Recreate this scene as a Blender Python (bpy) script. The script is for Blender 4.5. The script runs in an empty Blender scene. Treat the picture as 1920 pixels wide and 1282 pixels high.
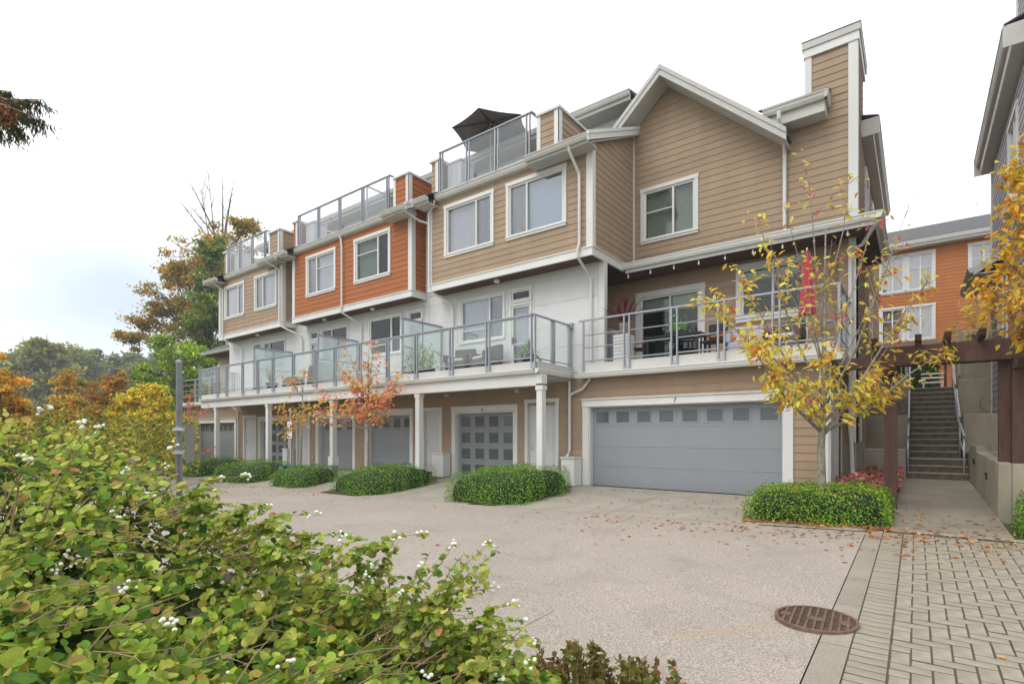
import bpy, bmesh, math, random
import numpy as np
from mathutils import Vector, Matrix, Quaternion
HAZE = True
random.seed(7); rng = np.random.default_rng(7)
scn = bpy.context.scene
COL = scn.collection
# ------------------------------------------------------------------ camera, sky, sun, exposure
PHI = math.atan(.758); SN, CS = math.sin(PHI), math.cos(PHI); EYE = 1.36
cd = bpy.data.cameras.new('camera'); cam = bpy.data.objects.new('camera', cd); COL.objects.link(cam)
cam.location = (0, 0, EYE); cam.rotation_euler = (math.pi/2, 0, PHI)
cd.sensor_width = 36; cd.lens = 18.75; cd.shift_y = 175/1920; cd.clip_start = .05; cd.clip_end = 3000
scn.camera = cam
wd = bpy.data.worlds.new('World'); scn.world = wd; wd.use_nodes = True
wt = wd.node_tree; wt.nodes.clear()
def wn(t, **k):
    n = wt.nodes.new(t)
    for a, b in k.items(): setattr(n, a, b)
    return n
SUN_EL, SUN_AZ = math.radians(52), math.radians(200)
sky = wn('ShaderNodeTexSky', sky_type='NISHITA', sun_disc=False)
sky.sun_elevation = SUN_EL; sky.sun_rotation = SUN_AZ; sky.dust_density = 3; sky.air_density = 1.0
wc = wn('ShaderNodeTexCoord'); wm = wn('ShaderNodeMapping'); wm.inputs['Scale'].default_value = (1, 1, 2.2)
wm.inputs['Location'].default_value = (.35, .1, .2)
wno = wn('ShaderNodeTexNoise'); wno.inputs['Scale'].default_value = 1.5; wno.inputs['Detail'].default_value = 5; wno.inputs['Roughness'].default_value = .45
wr = wn('ShaderNodeValToRGB'); wr.color_ramp.elements[0].position = .27; wr.color_ramp.elements[1].position = .74
wr.color_ramp.elements[0].color = (.0, .0, .0, 1); wr.color_ramp.elements[1].color = (1, 1, 1, 1)
# cloud deck: a bright white-grey overcast seen over the clear sky
cl = wn('ShaderNodeMix', data_type='RGBA'); cl.inputs[7].default_value = (15.0, 14.7, 14.25, 1)
wt.links.new(wc.outputs['Generated'], wm.inputs['Vector']); wt.links.new(wm.outputs[0], wno.inputs['Vector'])
wt.links.new(wno.outputs['Fac'], wr.inputs[0]); wt.links.new(wr.outputs[0], cl.inputs[0])
thin = wn('ShaderNodeMix', data_type='RGBA'); thin.inputs[0].default_value = .86; thin.inputs[7].default_value = (6.3, 7.2, 8.3, 1)
wt.links.new(sky.outputs[0], thin.inputs[6]); wt.links.new(thin.outputs[2], cl.inputs[6])
bg = wn('ShaderNodeBackground'); bg.inputs['Strength'].default_value = .10
wo = wn('ShaderNodeOutputWorld'); wt.links.new(cl.outputs[2], bg.inputs[0]); wt.links.new(bg.outputs[0], wo.inputs[0])
sd = bpy.data.lights.new('sun', 'SUN'); sd.energy = 1.1; sd.angle = math.radians(35); sd.color = (1, .965, .92)
sun = bpy.data.objects.new('sun', sd); COL.objects.link(sun)
sdir = Vector((math.sin(SUN_AZ)*math.cos(SUN_EL), math.cos(SUN_AZ)*math.cos(SUN_EL), math.sin(SUN_EL)))
sun.rotation_euler = sdir.to_track_quat('Z', 'Y').to_euler()
scn.view_settings.view_transform = 'Standard'; scn.view_settings.look = 'None'
scn.view_settings.exposure = 0.48; scn.view_settings.gamma = 1.0; scn.view_settings.use_curve_mapping = False
try:
    scn.cycles.transparent_max_bounces = 24; scn.cycles.max_bounces = 8
except Exception: pass

# ------------------------------------------------------------------ pixel <-> place
def ray(u, v):
    a = (u-960)/1000.; return Vector((CS*a-SN, SN*a+CS, (816-v)/1000.))
def PT(u, v, t): return Vector((0, 0, EYE)) + ray(u, v)*t          # t: metres in front of the camera
def PZ(u, v, z): q = ray(u, v); return Vector((0, 0, EYE)) + q*((z-EYE)/q.z)
def PY(u, v, y): q = ray(u, v); return Vector((0, 0, EYE)) + q*(y/q.y)
def proj(p):
    r = CS*p[0]+SN*p[1]; f = -SN*p[0]+CS*p[1]
    return (960+1000*r/f, 816-1000*(p[2]-EYE)/f, f) if f > .05 else (-9e9, 0, f)
def interp(x, xs, ys): return float(np.interp(x, xs, ys))
def ground(x, y):
    r = interp(x, [-22, -16, -12, -9, -2, -.4], [-.36, -.33, -.30, -.22, -.05, 0])
    if y <= 9.2:
        k = interp(x, [-12, -3], [.006, .027]); return r - k*(9.2-max(y, -20))
    if x > -.9: return r + .034*(min(y, 17)-9.2)
    return r*max(0, 1-(y-9.2)/3.3)

# ------------------------------------------------------------------ materials
MATS = {}
def lnk(nt, a, b): nt.links.new(a, b)
def mat(name, col, rough=.7, var=.12, scale=6., bump=0., bscale=40., metal=0., spec=.35, detail=4, stretch=(1, 1, 1), col2=None, speck=0., sscale=200., useobj=True):
    m = bpy.data.materials.new(name); m.use_nodes = True; nt = m.node_tree; b = nt.nodes['Principled BSDF']
    b.inputs['Roughness'].default_value = rough; b.inputs['Metallic'].default_value = metal
    b.inputs['Specular IOR Level'].default_value = spec
    tc = nt.nodes.new('ShaderNodeTexCoord'); mp = nt.nodes.new('ShaderNodeMapping'); mp.inputs['Scale'].default_value = stretch
    lnk(nt, tc.outputs['Object'], mp.inputs['Vector'])
    no = nt.nodes.new('ShaderNodeTexNoise'); no.inputs['Scale'].default_value = scale; no.inputs['Detail'].default_value = detail; no.inputs['Roughness'].default_value = .6
    lnk(nt, mp.outputs[0], no.inputs['Vector'])
    rp = nt.nodes.new('ShaderNodeValToRGB'); rp.color_ramp.elements[0].position = .3; rp.color_ramp.elements[1].position = .7
    c2 = col2 or tuple(min(1, c*(1+var)) for c in col)
    rp.color_ramp.elements[0].color = (*[c*(1-var) for c in col], 1); rp.color_ramp.elements[1].color = (*c2, 1)
    lnk(nt, no.outputs['Fac'], rp.inputs[0]); out = rp.outputs[0]
    if speck:
        n2 = nt.nodes.new('ShaderNodeTexNoise'); n2.inputs['Scale'].default_value = sscale; n2.inputs['Detail'].default_value = 2
        lnk(nt, tc.outputs['Object'], n2.inputs['Vector'])
        r2 = nt.nodes.new('ShaderNodeValToRGB'); r2.color_ramp.elements[0].position = .38; r2.color_ramp.elements[1].position = .62
        r2.color_ramp.elements[0].color = (1-speck,)*3+(1,); r2.color_ramp.elements[1].color = (1+speck*.6,)*3+(1,)
        lnk(nt, n2.outputs['Fac'], r2.inputs[0])
        mx = nt.nodes.new('ShaderNodeMix'); mx.data_type = 'RGBA'; mx.blend_type = 'MULTIPLY'; mx.inputs[0].default_value = 1
        lnk(nt, out, mx.inputs[6]); lnk(nt, r2.outputs[0], mx.inputs[7]); out = mx.outputs[2]
    if useobj:   # a small tint of its own for every piece
        oi = nt.nodes.new('ShaderNodeObjectInfo'); mr = nt.nodes.new('ShaderNodeMapRange')
        mr.inputs['To Min'].default_value = .94; mr.inputs['To Max'].default_value = 1.05
        lnk(nt, oi.outputs['Random'], mr.inputs['Value'])
        vm = nt.nodes.new('ShaderNodeVectorMath'); vm.operation = 'SCALE'
        lnk(nt, out, vm.inputs[0]); lnk(nt, mr.outputs[0], vm.inputs['Scale']); out = vm.outputs[0]
    lnk(nt, out, b.inputs['Base Color'])
    if bump:
        nb = nt.nodes.new('ShaderNodeTexNoise'); nb.inputs['Scale'].default_value = bscale; nb.inputs['Detail'].default_value = 4
        lnk(nt, mp.outputs[0], nb.inputs['Vector']); bp = nt.nodes.new('ShaderNodeBump'); bp.inputs['Strength'].default_value = bump; bp.inputs['Distance'].default_value = .01
        lnk(nt, nb.outputs['Fac'], bp.inputs['Height']); lnk(nt, bp.outputs[0], b.inputs['Normal'])
    MATS[name] = m; return m
def glass(name, tint, refl=1.0, milk=0., milkcol=(.8, .9, .88), base=.03):
    m = bpy.data.materials.new(name); m.use_nodes = True; nt = m.node_tree; nt.nodes.clear()
    o = nt.nodes.new('ShaderNodeOutputMaterial'); tr = nt.nodes.new('ShaderNodeBsdfTransparent'); tr.inputs[0].default_value = (*tint, 1)
    gl = nt.nodes.new('ShaderNodeBsdfGlossy'); gl.inputs['Roughness'].default_value = .015
    body = tr.outputs[0]
    if milk:
        df = nt.nodes.new('ShaderNodeBsdfDiffuse'); df.inputs[0].default_value = (*milkcol, 1)
        tl = nt.nodes.new('ShaderNodeBsdfTranslucent'); tl.inputs[0].default_value = (*milkcol, 1)
        ad = nt.nodes.new('ShaderNodeMixShader'); ad.inputs[0].default_value = .5; lnk(nt, df.outputs[0], ad.inputs[1]); lnk(nt, tl.outputs[0], ad.inputs[2])
        mm = nt.nodes.new('ShaderNodeMixShader'); mm.inputs[0].default_value = milk; lnk(nt, body, mm.inputs[1]); lnk(nt, ad.outputs[0], mm.inputs[2]); body = mm.outputs[0]
    ge = nt.nodes.new('ShaderNodeNewGeometry'); dt = nt.nodes.new('ShaderNodeVectorMath'); dt.operation = 'DOT_PRODUCT'
    lnk(nt, ge.outputs['Normal'], dt.inputs[0]); lnk(nt, ge.outputs['Incoming'], dt.inputs[1])
    ab = nt.nodes.new('ShaderNodeMath'); ab.operation = 'ABSOLUTE'; lnk(nt, dt.outputs['Value'], ab.inputs[0])
    om = nt.nodes.new('ShaderNodeMath'); om.operation = 'SUBTRACT'; om.inputs[0].default_value = 1.; lnk(nt, ab.outputs[0], om.inputs[1])
    pw = nt.nodes.new('ShaderNodeMath'); pw.operation = 'POWER'; pw.inputs[1].default_value = 5.; lnk(nt, om.outputs[0], pw.inputs[0])
    ma = nt.nodes.new('ShaderNodeMath'); ma.operation = 'MULTIPLY_ADD'; ma.inputs[1].default_value = refl; ma.inputs[2].default_value = base; ma.use_clamp = True
    lnk(nt, pw.outputs[0], ma.inputs[0])
    mx = nt.nodes.new('ShaderNodeMixShader'); lnk(nt, ma.outputs[0], mx.inputs[0]); lnk(nt, body, mx.inputs[1]); lnk(nt, gl.outputs[0], mx.inputs[2]); lnk(nt, mx.outputs[0], o.inputs[0])
    MATS[name] = m; return m
def leafmat(name, attr=True, trans=.46, rough=.62):
    m = bpy.data.materials.new(name); m.use_nodes = True; nt = m.node_tree; nt.nodes.clear()
    o = nt.nodes.new('ShaderNodeOutputMaterial'); b = nt.nodes.new('ShaderNodeBsdfPrincipled'); b.inputs['Roughness'].default_value = rough; b.inputs['Specular IOR Level'].default_value = .18
    if attr: c = nt.nodes.new('ShaderNodeAttribute'); c.attribute_name = 'col'; cs = c.outputs['Color']
    else: c = nt.nodes.new('ShaderNodeObjectInfo'); cs = c.outputs['Color']
    tc = nt.nodes.new('ShaderNodeTexCoord'); no = nt.nodes.new('ShaderNodeTexNoise'); no.inputs['Scale'].default_value = 60 if not attr else 25
    lnk(nt, tc.outputs['Object'], no.inputs['Vector'])
    mr = nt.nodes.new('ShaderNodeMapRange'); mr.inputs['From Min'].default_value = .3; mr.inputs['From Max'].default_value = .7; mr.inputs['To Min'].default_value = .66; mr.inputs['To Max'].default_value = 1.22
    lnk(nt, no.outputs['Fac'], mr.inputs['Value']); vm = nt.nodes.new('ShaderNodeVectorMath'); vm.operation = 'SCALE'
    lnk(nt, cs, vm.inputs[0]); lnk(nt, mr.outputs[0], vm.inputs['Scale'])
    lnk(nt, vm.outputs[0], b.inputs['Base Color'])
    tl = nt.nodes.new('ShaderNodeBsdfTranslucent'); lnk(nt, vm.outputs[0], tl.inputs[0])
    mx = nt.nodes.new('ShaderNodeMixShader'); mx.inputs[0].default_value = trans
    lnk(nt, b.outputs[0], mx.inputs[1]); lnk(nt, tl.outputs[0], mx.inputs[2]); lnk(nt, mx.outputs[0], o.inputs[0])
    MATS[name] = m; return m

mat('tan', (.352, .252, .168), .75, .07, 1.6, .12, 60, stretch=(1.5, 1.5, .3))
mat('orange', (.37, .122, .036), .7, .10, 3., .15, 50, stretch=(.4, .4, 6))
mat('orange_far', (.41, .145, .042), .7, .08, 2., .1, 50)
mat('greysiding', (.40, .39, .41), .75, .06, 1.5, .1, 60)
mat('white', (.64, .635, .62), .55, .04, 2.5, .05, 40)
mat('trim', (.66, .655, .635), .5, .05, 1.5, .05, 40, stretch=(1, 1, .4))
mat('eave', (.53, .515, .48), .6, .06, 3., .05, 40)
mat('panel', (.62, .62, .615), .6, .04, 1.5, .05, 30)
mat('soffit_brown', (.090, .040, .024), .7, .25, 8, .1, 40, stretch=(1, 8, 1))
mat('soffit_grey', (.47, .46, .435), .7, .05, 3)
mat('roof', (.10, .098, .10), .9, .25, 14, .5, 70)
mat('door_grey', (.262, .276, .298), .5, .03, 2, .08, 30)
mat('door_pane', (.095, .105, .108), .12, .1, 4, spec=.6)
mat('door_white', (.60, .60, .60), .45, .03, 2)
mat('metal', (.34, .36, .395), .4, .05, 5, metal=.35)
mat('pole', (.30, .32, .335), .45, .15, 14, metal=.4)
mat('galv', (.50, .52, .54), .42, .12, 14, metal=.45)
mat('concrete', (.335, .305, .25), .85, .14, 1.6, .35, 60, speck=.12, sscale=90)
mat('concrete_old', (.34, .305, .225), .9, .25, 1.3, .5, 40, speck=.12, sscale=60, stretch=(1, 1, .5))
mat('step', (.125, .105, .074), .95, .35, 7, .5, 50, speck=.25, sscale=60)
mat('nosing', (.34, .32, .28), .8, .2, 9)
mat('paver', (.312, .270, .212), .85, .20, 6, .4, 120, speck=.10, sscale=220)
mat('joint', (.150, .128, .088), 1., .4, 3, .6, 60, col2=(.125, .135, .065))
mat('kerbm', (.305, .270, .215), .88, .12, 2., .35, 70, speck=.16, sscale=90)
mat('walk', (.255, .225, .175), .9, .16, 1.2, .35, 60, speck=.15, sscale=70)
mat('rake', (.50, .49, .465), .6, .08, 2., .05, 40)
mat('soil', (.085, .062, .045), 1., .4, 9, .8, 50)
mat('pergola', (.105, .052, .040), .75, .25, 4, .3, 40, stretch=(3, 3, .5))
mat('iron', (.17, .125, .105), .6, .35, 18, .4, 90, metal=.35, col2=(.26, .16, .11))
mat('iron_dark', (.06, .04, .03), .9, .4, 18)
mat('bark', (.235, .20, .14), .9, .35, 22, .6, 60, stretch=(1, 1, .5), col2=(.38, .345, .27))
mat('bark_dark', (.10, .08, .06), .9, .35, 12, .6, 60, stretch=(1, 1, .35))
mat('stem', (.27, .19, .10), .85, .3, 20)
mat('dark', (.022, .023, .024), .6, .2, 5)
mat('room', (.07, .068, .065), .9, .2, 2)
mat('curtain', (.46, .46, .50), .9, .06, 5, stretch=(14, 14, .3))
mat('blind', (.56, .56, .52), .8, .05, 5)
mat('painted_sky', (.26, .37, .50), .8, .06, 1.2)  # pale blue standing in for sky reflected in the glass
mat('screen', (.13, .14, .155), .8, .1, 6)
mat('green_room', (.035, .05, .03), .8, .3, 3)
mat('umbrella', (.155, .128, .122), .85, .1, 6)
mat('redcloth', (.46, .05, .08), .8, .15, 8)
mat('wicker', (.095, .082, .080), .8, .25, 40, .5, 120)
mat('cushion', (.58, .55, .50), .9, .06, 6)
mat('berry', (.80, .80, .70), .5, .08, 30)
mat('wood_orange', (.42, .17, .07), .7, .2, 10)
mat('bbq', (.42, .43, .50), .8, .06, 4)
mat('blue', (.03, .15, .45), .5, .1, 5)
mat('hose', (.05, .19, .15), .6, .2, 20)
mat('signwhite', (.75, .74, .76), .4, .03, 5)
mat('signred', (.45, .03, .06), .5, .1, 5)
mat('signback', (.235, .265, .235), .55, .1, 6, metal=.2)
mat('numeral', (.10, .09, .085), .5, .1, 5)
mat('grass', (.07, .10, .03), 1., .35, .35, .6, 8)
mat('bulb', (.85, .84, .78), .2, .03, 5)
glass('win', (.90, .91, .92), 1.0, base=.15)
glass('win_dark', (.78, .82, .80), 1.0, base=.045)
glass('rail_glass', (.968, .986, .98), .7, milk=.08, milkcol=(.80, .87, .86), base=.03)
glass('deck_glass', (.95, .96, .97), .7, milk=.10, milkcol=(.80, .82, .85), base=.03)
glass('frost', (.93, .97, .97), .7, milk=.45, milkcol=(.74, .82, .82), base=0.)
leafmat('leafattr', True); leafmat('leafobj', False, .58)
# road: pale worn chip-seal, with faint stains and a rusty trail from the manhole
def road_mat():
    m = mat('road', (.385, .333, .282), .92, .08, .5, .5, 160, speck=.34, sscale=70, useobj=False)
    nt = m.node_tree; b = nt.nodes['Principled BSDF']; src = b.inputs['Base Color'].links[0].from_socket
    tc = nt.nodes.new('ShaderNodeTexCoord')
    no = nt.nodes.new('ShaderNodeTexNoise'); no.inputs['Scale'].default_value = .9; no.inputs['Detail'].default_value = 6; no.inputs['Distortion'].default_value = 1.
    lnk(nt, tc.outputs['Object'], no.inputs['Vector'])
    r = nt.nodes.new('ShaderNodeValToRGB'); r.color_ramp.elements[0].position = .30; r.color_ramp.elements[1].position = .47
    r.color_ramp.elements[0].color = (.87, .865, .86, 1); r.color_ramp.elements[1].color = (1, 1, 1, 1)
    lnk(nt, no.outputs['Fac'], r.inputs[0])
    mx = nt.nodes.new('ShaderNodeMix'); mx.data_type = 'RGBA'; mx.blend_type = 'MULTIPLY'; mx.inputs[0].default_value = 1
    lnk(nt, src, mx.inputs[6]); lnk(nt, r.outputs[0], mx.inputs[7])
    # rust trail running off the manhole
    mp2 = nt.nodes.new('ShaderNodeMapping'); mp2.vector_type = 'TEXTURE'
    mp2.inputs['Location'].default_value = (-1.2, 4.28, -.13); mp2.inputs['Rotation'].default_value = (0, 0, .82); mp2.inputs['Scale'].default_value = (.62, .085, 1)
    lnk(nt, tc.outputs['Object'], mp2.inputs['Vector'])
    ln = nt.nodes.new('ShaderNodeVectorMath'); ln.operation = 'LENGTH'; lnk(nt, mp2.outputs[0], ln.inputs[0])
    mr = nt.nodes.new('ShaderNodeMapRange'); mr.inputs['From Min'].default_value = .15; mr.inputs['From Max'].default_value = 1; mr.inputs['To Min'].default_value = .34; mr.inputs['To Max'].default_value = 0
    lnk(nt, ln.outputs['Value'], mr.inputs['Value'])
    m2 = nt.nodes.new('ShaderNodeMix'); m2.data_type = 'RGBA'; m2.inputs[7].default_value = (.42, .28, .12, 1)
    lnk(nt, mr.outputs[0], m2.inputs[0]); lnk(nt, mx.outputs[2], m2.inputs[6]); lnk(nt, m2.outputs[2], b.inputs['Base Color'])
road_mat()

# ------------------------------------------------------------------ builders
def link(o, parent=None):
    COL.objects.link(o)
    if parent is not None:
        o.parent = parent
        if parent.type == 'EMPTY': o.matrix_parent_inverse = Matrix.Translation(-Vector(parent.location))
    return o
def tag(o, label=None, cat=None, group=None, kind=None):
    if label: o['label'] = label
    if cat: o['category'] = cat
    if group: o['group'] = group
    if kind: o['kind'] = kind
    return o
def thing(name, loc, label, cat, group=None):
    o = bpy.data.objects.new(name, None); o.location = loc; o.empty_display_size = .2; COL.objects.link(o)
    return tag(o, label, cat, group)
IDT = lambda s, d, z: (s, d, z)
def front(y):                                          # wall facing the road (-Y); s runs along X
    f = lambda s, d, z: (s, y-d, z)
    f.flip = True; return f
def right(x):                                          # wall facing +X; s runs along Y
    f = lambda s, d, z: (x+d, s, z)
    f.flip = True; return f
def left(x): return lambda s, d, z: (x-d, s, z)        # wall facing -X
class MB:
    def __init__(s, T=IDT): s.v = []; s.f = []; s.T = T
    def add(s, vs, fs):
        n = len(s.v); s.v += [s.T(*p) for p in vs]; fl = getattr(s.T, 'flip', False); s.f += [tuple(i+n for i in (f[::-1] if fl else f)) for f in fs]; return s
    def box(s, a0, a1, b0, b1, c0, c1):
        return s.add([(a0, b0, c0), (a1, b0, c0), (a1, b1, c0), (a0, b1, c0), (a0, b0, c1), (a1, b0, c1), (a1, b1, c1), (a0, b1, c1)],
                     [(0, 3, 2, 1), (4, 5, 6, 7), (0, 1, 5, 4), (1, 2, 6, 5), (2, 3, 7, 6), (3, 0, 4, 7)])
    def prism(s, poly, vec):                            # polygon of 3-D points swept by vec
        n = len(poly); vs = [tuple(p) for p in poly]+[tuple(Vector(p)+Vector(vec)) for p in poly]
        return s.add(vs, [tuple(range(n))[::-1], tuple(range(n, 2*n))]+[(i, (i+1) % n, (i+1) % n+n, i+n) for i in range(n)])
    def tube(s, pts, rad, n=8, cap=True):
        pts = [Vector(p) for p in pts]; rr = rad if isinstance(rad, (list, tuple)) else [rad]*len(pts)
        vs = []; fs = []; up = Vector((.13, .31, .94))
        for i, p in enumerate(pts):
            t = (pts[min(i+1, len(pts)-1)]-pts[max(i-1, 0)])
            t = t.normalized() if t.length > 1e-9 else Vector((0, 0, 1))
            a = t.cross(up); a = a.normalized() if a.length > 1e-3 else t.cross(Vector((1, 0, 0))).normalized(); b = t.cross(a)
            for k in range(n):
                c = 2*math.pi*k/n; vs.append(tuple(p+(a*math.cos(c)+b*math.sin(c))*rr[i]))
        for i in range(len(pts)-1):
            for k in range(n): fs.append((i*n+k, i*n+(k+1) % n, (i+1)*n+(k+1) % n, (i+1)*n+k))
        if cap: fs.append(tuple(range(n))[::-1]); fs.append(tuple((len(pts)-1)*n+k for k in range(n)))
        return s.add(vs, fs)
    def lathe(s, c, prof, n=14):
        vs = []; fs = []
        for r, z in prof:
            for k in range(n): a = 2*math.pi*k/n; vs.append((c[0]+r*math.cos(a), c[1]+r*math.sin(a), c[2]+z))
        for i in range(len(prof)-1):
            for k in range(n): fs.append((i*n+k, i*n+(k+1) % n, (i+1)*n+(k+1) % n, (i+1)*n+k))
        fs.append(tuple(range(n))[::-1]); fs.append(tuple((len(prof)-1)*n+k for k in range(n)))
        return s.add(vs, fs)
    def build(s, name, m, parent=None, smooth=False, bevel=0):
        me = bpy.data.meshes.new(name); me.from_pydata(s.v, [], s.f); me.update()
        me.materials.append(MATS[m])
        if smooth: me.polygons.foreach_set('use_smooth', [True]*len(me.polygons))
        o = bpy.data.objects.new(name, me); link(o, parent)
        if bevel:
            md = o.modifiers.new('bevel', 'BEVEL'); md.width = bevel; md.segments = 1; md.limit_method = 'ANGLE'
        return o
def sub_intervals(a, b, cuts):
    iv = [(a, b)]
    for c, d in cuts:
        nx = []
        for x, y in iv:
            if d <= x or c >= y: nx.append((x, y)); continue
            if c > x: nx.append((x, c))
            if d < y: nx.append((d, y))
        iv = nx
    return [(x, y) for x, y in iv if y-x > .02]
def wall_body(house, T, s0, s1, z0, z1, holes, m, th=.14, name='wall', hi=None):
    """backing wall with openings; returns the part the boards hang on"""
    mb = MB(T)
    zs = sorted(set([z0, z1]+[h[2] for h in holes]+[h[3] for h in holes])); zs = [z for z in zs if z0 <= z <= z1]
    for a, b in zip(zs[:-1], zs[1:]):
        mid = (a+b)/2
        for x, y in sub_intervals(s0, s1, [(h[0], h[1]) for h in holes if h[2] < mid < h[3]]): mb.box(x, y, -th, 0, a, b)
    return mb.build(name, m, house)
EXP = .1785
def boards(wall, T, s0, s1, z0, z1, holes=(), m='tan', lo=None, hi=None, e=EXP, name='siding_board', out=.017):
    z = z0
    while z < z1-.015:
        zt = min(z+e, z1); mid = (z+zt)/2
        a = lo(mid) if lo else s0; b = hi(mid) if hi else s1
        if b-a > .03:
            segs = []
            for x, y in sub_intervals(a, b, [(h[0], h[1]) for h in holes if h[2] <= mid <= h[3]]):
                if y-x > 4.4:          # butt joint somewhere along a long course
                    j_ = x+(y-x)*random.uniform(.3, .7); segs += [(x, j_-.0015), (j_+.0015, y)]
                else: segs.append((x, y))
            for x, y in segs:
                xa = (lambda q: x) if (not lo or x > a+1e-6) else lo
                yb = (lambda q: y) if (not hi or y < b-1e-6) else hi
                x0, x1, y0, y1 = xa(z), xa(zt), yb(z), yb(zt)
                if y1-x1 < .01: x1 = y1 = (x1+y1)/2; y1 += .005
                mb = MB(T)
                mb.add([(x0, 0, z), (y0, 0, z), (y0, out, z), (x0, out, z), (x1, 0, zt), (y1, 0, zt), (y1, .004, zt), (x1, .004, zt)],
                       [(0, 3, 2, 1), (4, 5, 6, 7), (0, 1, 5, 4), (1, 2, 6, 5), (2, 3, 7, 6), (3, 0, 4, 7)])
                mb.build(name, m, wall)
        z += e
def panels(wall, T, xs, zs, holes=(), m='panel'):
    for a, b in zip(xs[:-1], xs[1:]):
        for c, d in zip(zs[:-1], zs[1:]):
            mid = (c+d)/2
            zz = sorted(set([c, d]+[q for h in holes for q in h[2:4] if c < q < d and h[0] < b and h[1] > a]))
            for c2, d2 in zip(zz[:-1], zz[1:]):
                mm = (c2+d2)/2
                for x, y in sub_intervals(a, b, [(h[0], h[1]) for h in holes if h[2] < mm < h[3]]):
                    g = .005
                    MB(T).box(x+g, y-g, 0, .012, c2+(g if c2 == c else 0), d2-(g if d2 == d else 0)).build('wall_panel', m, wall)
def window(house, T, s0, s1, z0, z1, split=None, muntin=None, trim=.10, fill=None, fill2=None, gl='win', gl2=None, sill=True, mside=None, name='window', roomd=1.6, roomm='room', frame=.055, label=None):
    """outer trim rectangle; sash, panes and what hangs behind them are sub-parts"""
    mb = MB(T)
    a, b, c, d = s0+trim, s1-trim, z0+trim, z1-trim*1.1
    if trim > .02:
        mb.box(s0, a, 0, .05, z0+.02, z1-trim*1.1); mb.box(b, s1, 0, .05, z0+.02, z1-trim*1.1); mb.box(s0-.015, s1+.015, 0, .056, z1-trim*1.1, z1); mb.box(s0, s1, 0, .052, z0, c)
        if sill: mb.box(s0-.02, s1+.02, 0, .075, c-.035, c+.002)
    else: mb.box(a, b, -.05, .02, c-.02, c)
    w = mb.build(name, 'trim', house, bevel=.004)
    if label: w['label'] = label
    fr = MB(T); f = frame
    fr.box(a, a+f, -.06, .014, c, d); fr.box(b-f, b, -.06, .014, c, d); fr.box(a+f, b-f, -.06, .016, c, c+f); fr.box(a+f, b-f, -.06, .016, d-f, d)
    cells = [(a+f, b-f)]
    if split is not None:
        fr.box(split-f*.5, split+f*.5, -.055, .018, c+f, d-f); cells = [(a+f, split-f*.5), (split+f*.5, b-f)]
    if muntin is not None:
        for i, (x, y) in enumerate(cells):
            if mside is None or mside == i: fr.box(x, y, -.05, .006, muntin-.014, muntin+.014)
    fr.build('sash_frame', 'trim', w)
    for i, (x, y) in enumerate(cells):
        MB(T).box(x, y, -.034, -.026, c+f, d-f).build('pane', gl2 if (gl2 and i == 1) else gl, w)
        fl = fill if i == 0 else (fill2 if fill2 is not None else fill)
        if fl == 'blind':
            bl = MB(T); z = c+.05
            while z < d-.03: bl.add([(x, -.10, z), (y, -.10, z), (y, -.118, z+.031), (x, -.118, z+.031)], [(0, 1, 2, 3)]); z += .034
            bl.box(x, y, -.13, -.095, d-.06, d-.02); bl.build('blind', 'blind', w)
        elif fl == 'blind_top':
            bl = MB(T); bl.box(x, y, -.115, -.105, d-(d-c)*.22, d); bl.build('blind', 'blind', w)
        elif fl == 'painted_sky':
            MB(T).box(x, y, -.112, -.106, c, d).build('blind', 'painted_sky', w)  # not a real blind: sheet added to paint the sky's reflection
        elif fl in ('curtain', 'screen'):
            cu = MB(T); n = 26
            for k in range(n):
                p, q = x+(y-x)*k/n, x+(y-x)*(k+1)/n; o1, o2 = -.13-.02*math.sin(k*1.7), -.13-.02*math.sin((k+1)*1.7)
                cu.add([(p, o1, c), (q, o2, c), (q, o2, d), (p, o1, d)], [(0, 1, 2, 3)])
            cu.build('curtain' if fl == 'curtain' else 'insect_screen', fl, w)
    rm = MB(T); R = -roomd   # room behind the opening
    e = .25; A, B, Cc, D = a-e, b+e, c-e, d+e
    rm.add([(A, -.145, Cc), (B, -.145, Cc), (B, -.145, D), (A, -.145, D), (A, R, Cc), (B, R, Cc), (B, R, D), (A, R, D)], [(4, 5, 6, 7), (0, 1, 5, 4), (2, 3, 7, 6), (1, 2, 6, 5), (3, 0, 4, 7)])
    rm.build('room_lining', roomm, w)
    return w, (a, b, c, d)
def hole(s0, s1, z0, z1, trim=.10): return (s0+trim, s1-trim, z0+trim, z1-trim*1.1)
def gutter(house, p0, p1, out, m='trim', h=.13, w=.12, name='gutter'):
    """ogee-like gutter along p0-p1 (top back edge), opening outward along `out`"""
    p0, p1, o = Vector(p0), Vector(p1), Vector(out)
    prof = [(0, 0), (w, 0), (w, -.025), (w*.86, -.04), (w*.80, -h*.6), (w*.55, -h), (0, -h)]
    poly = [p0+o*a+Vector((0, 0, b)) for a, b in prof]
    return MB().prism(poly, p1-p0).build(name, m, house)
def pipe(house, pts, r=.038, m='trim', name='downspout'):
    """square-ish downspout with a few straps"""
    o = MB().tube(pts, r, 8).build(name, m, house, smooth=False); return o
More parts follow.
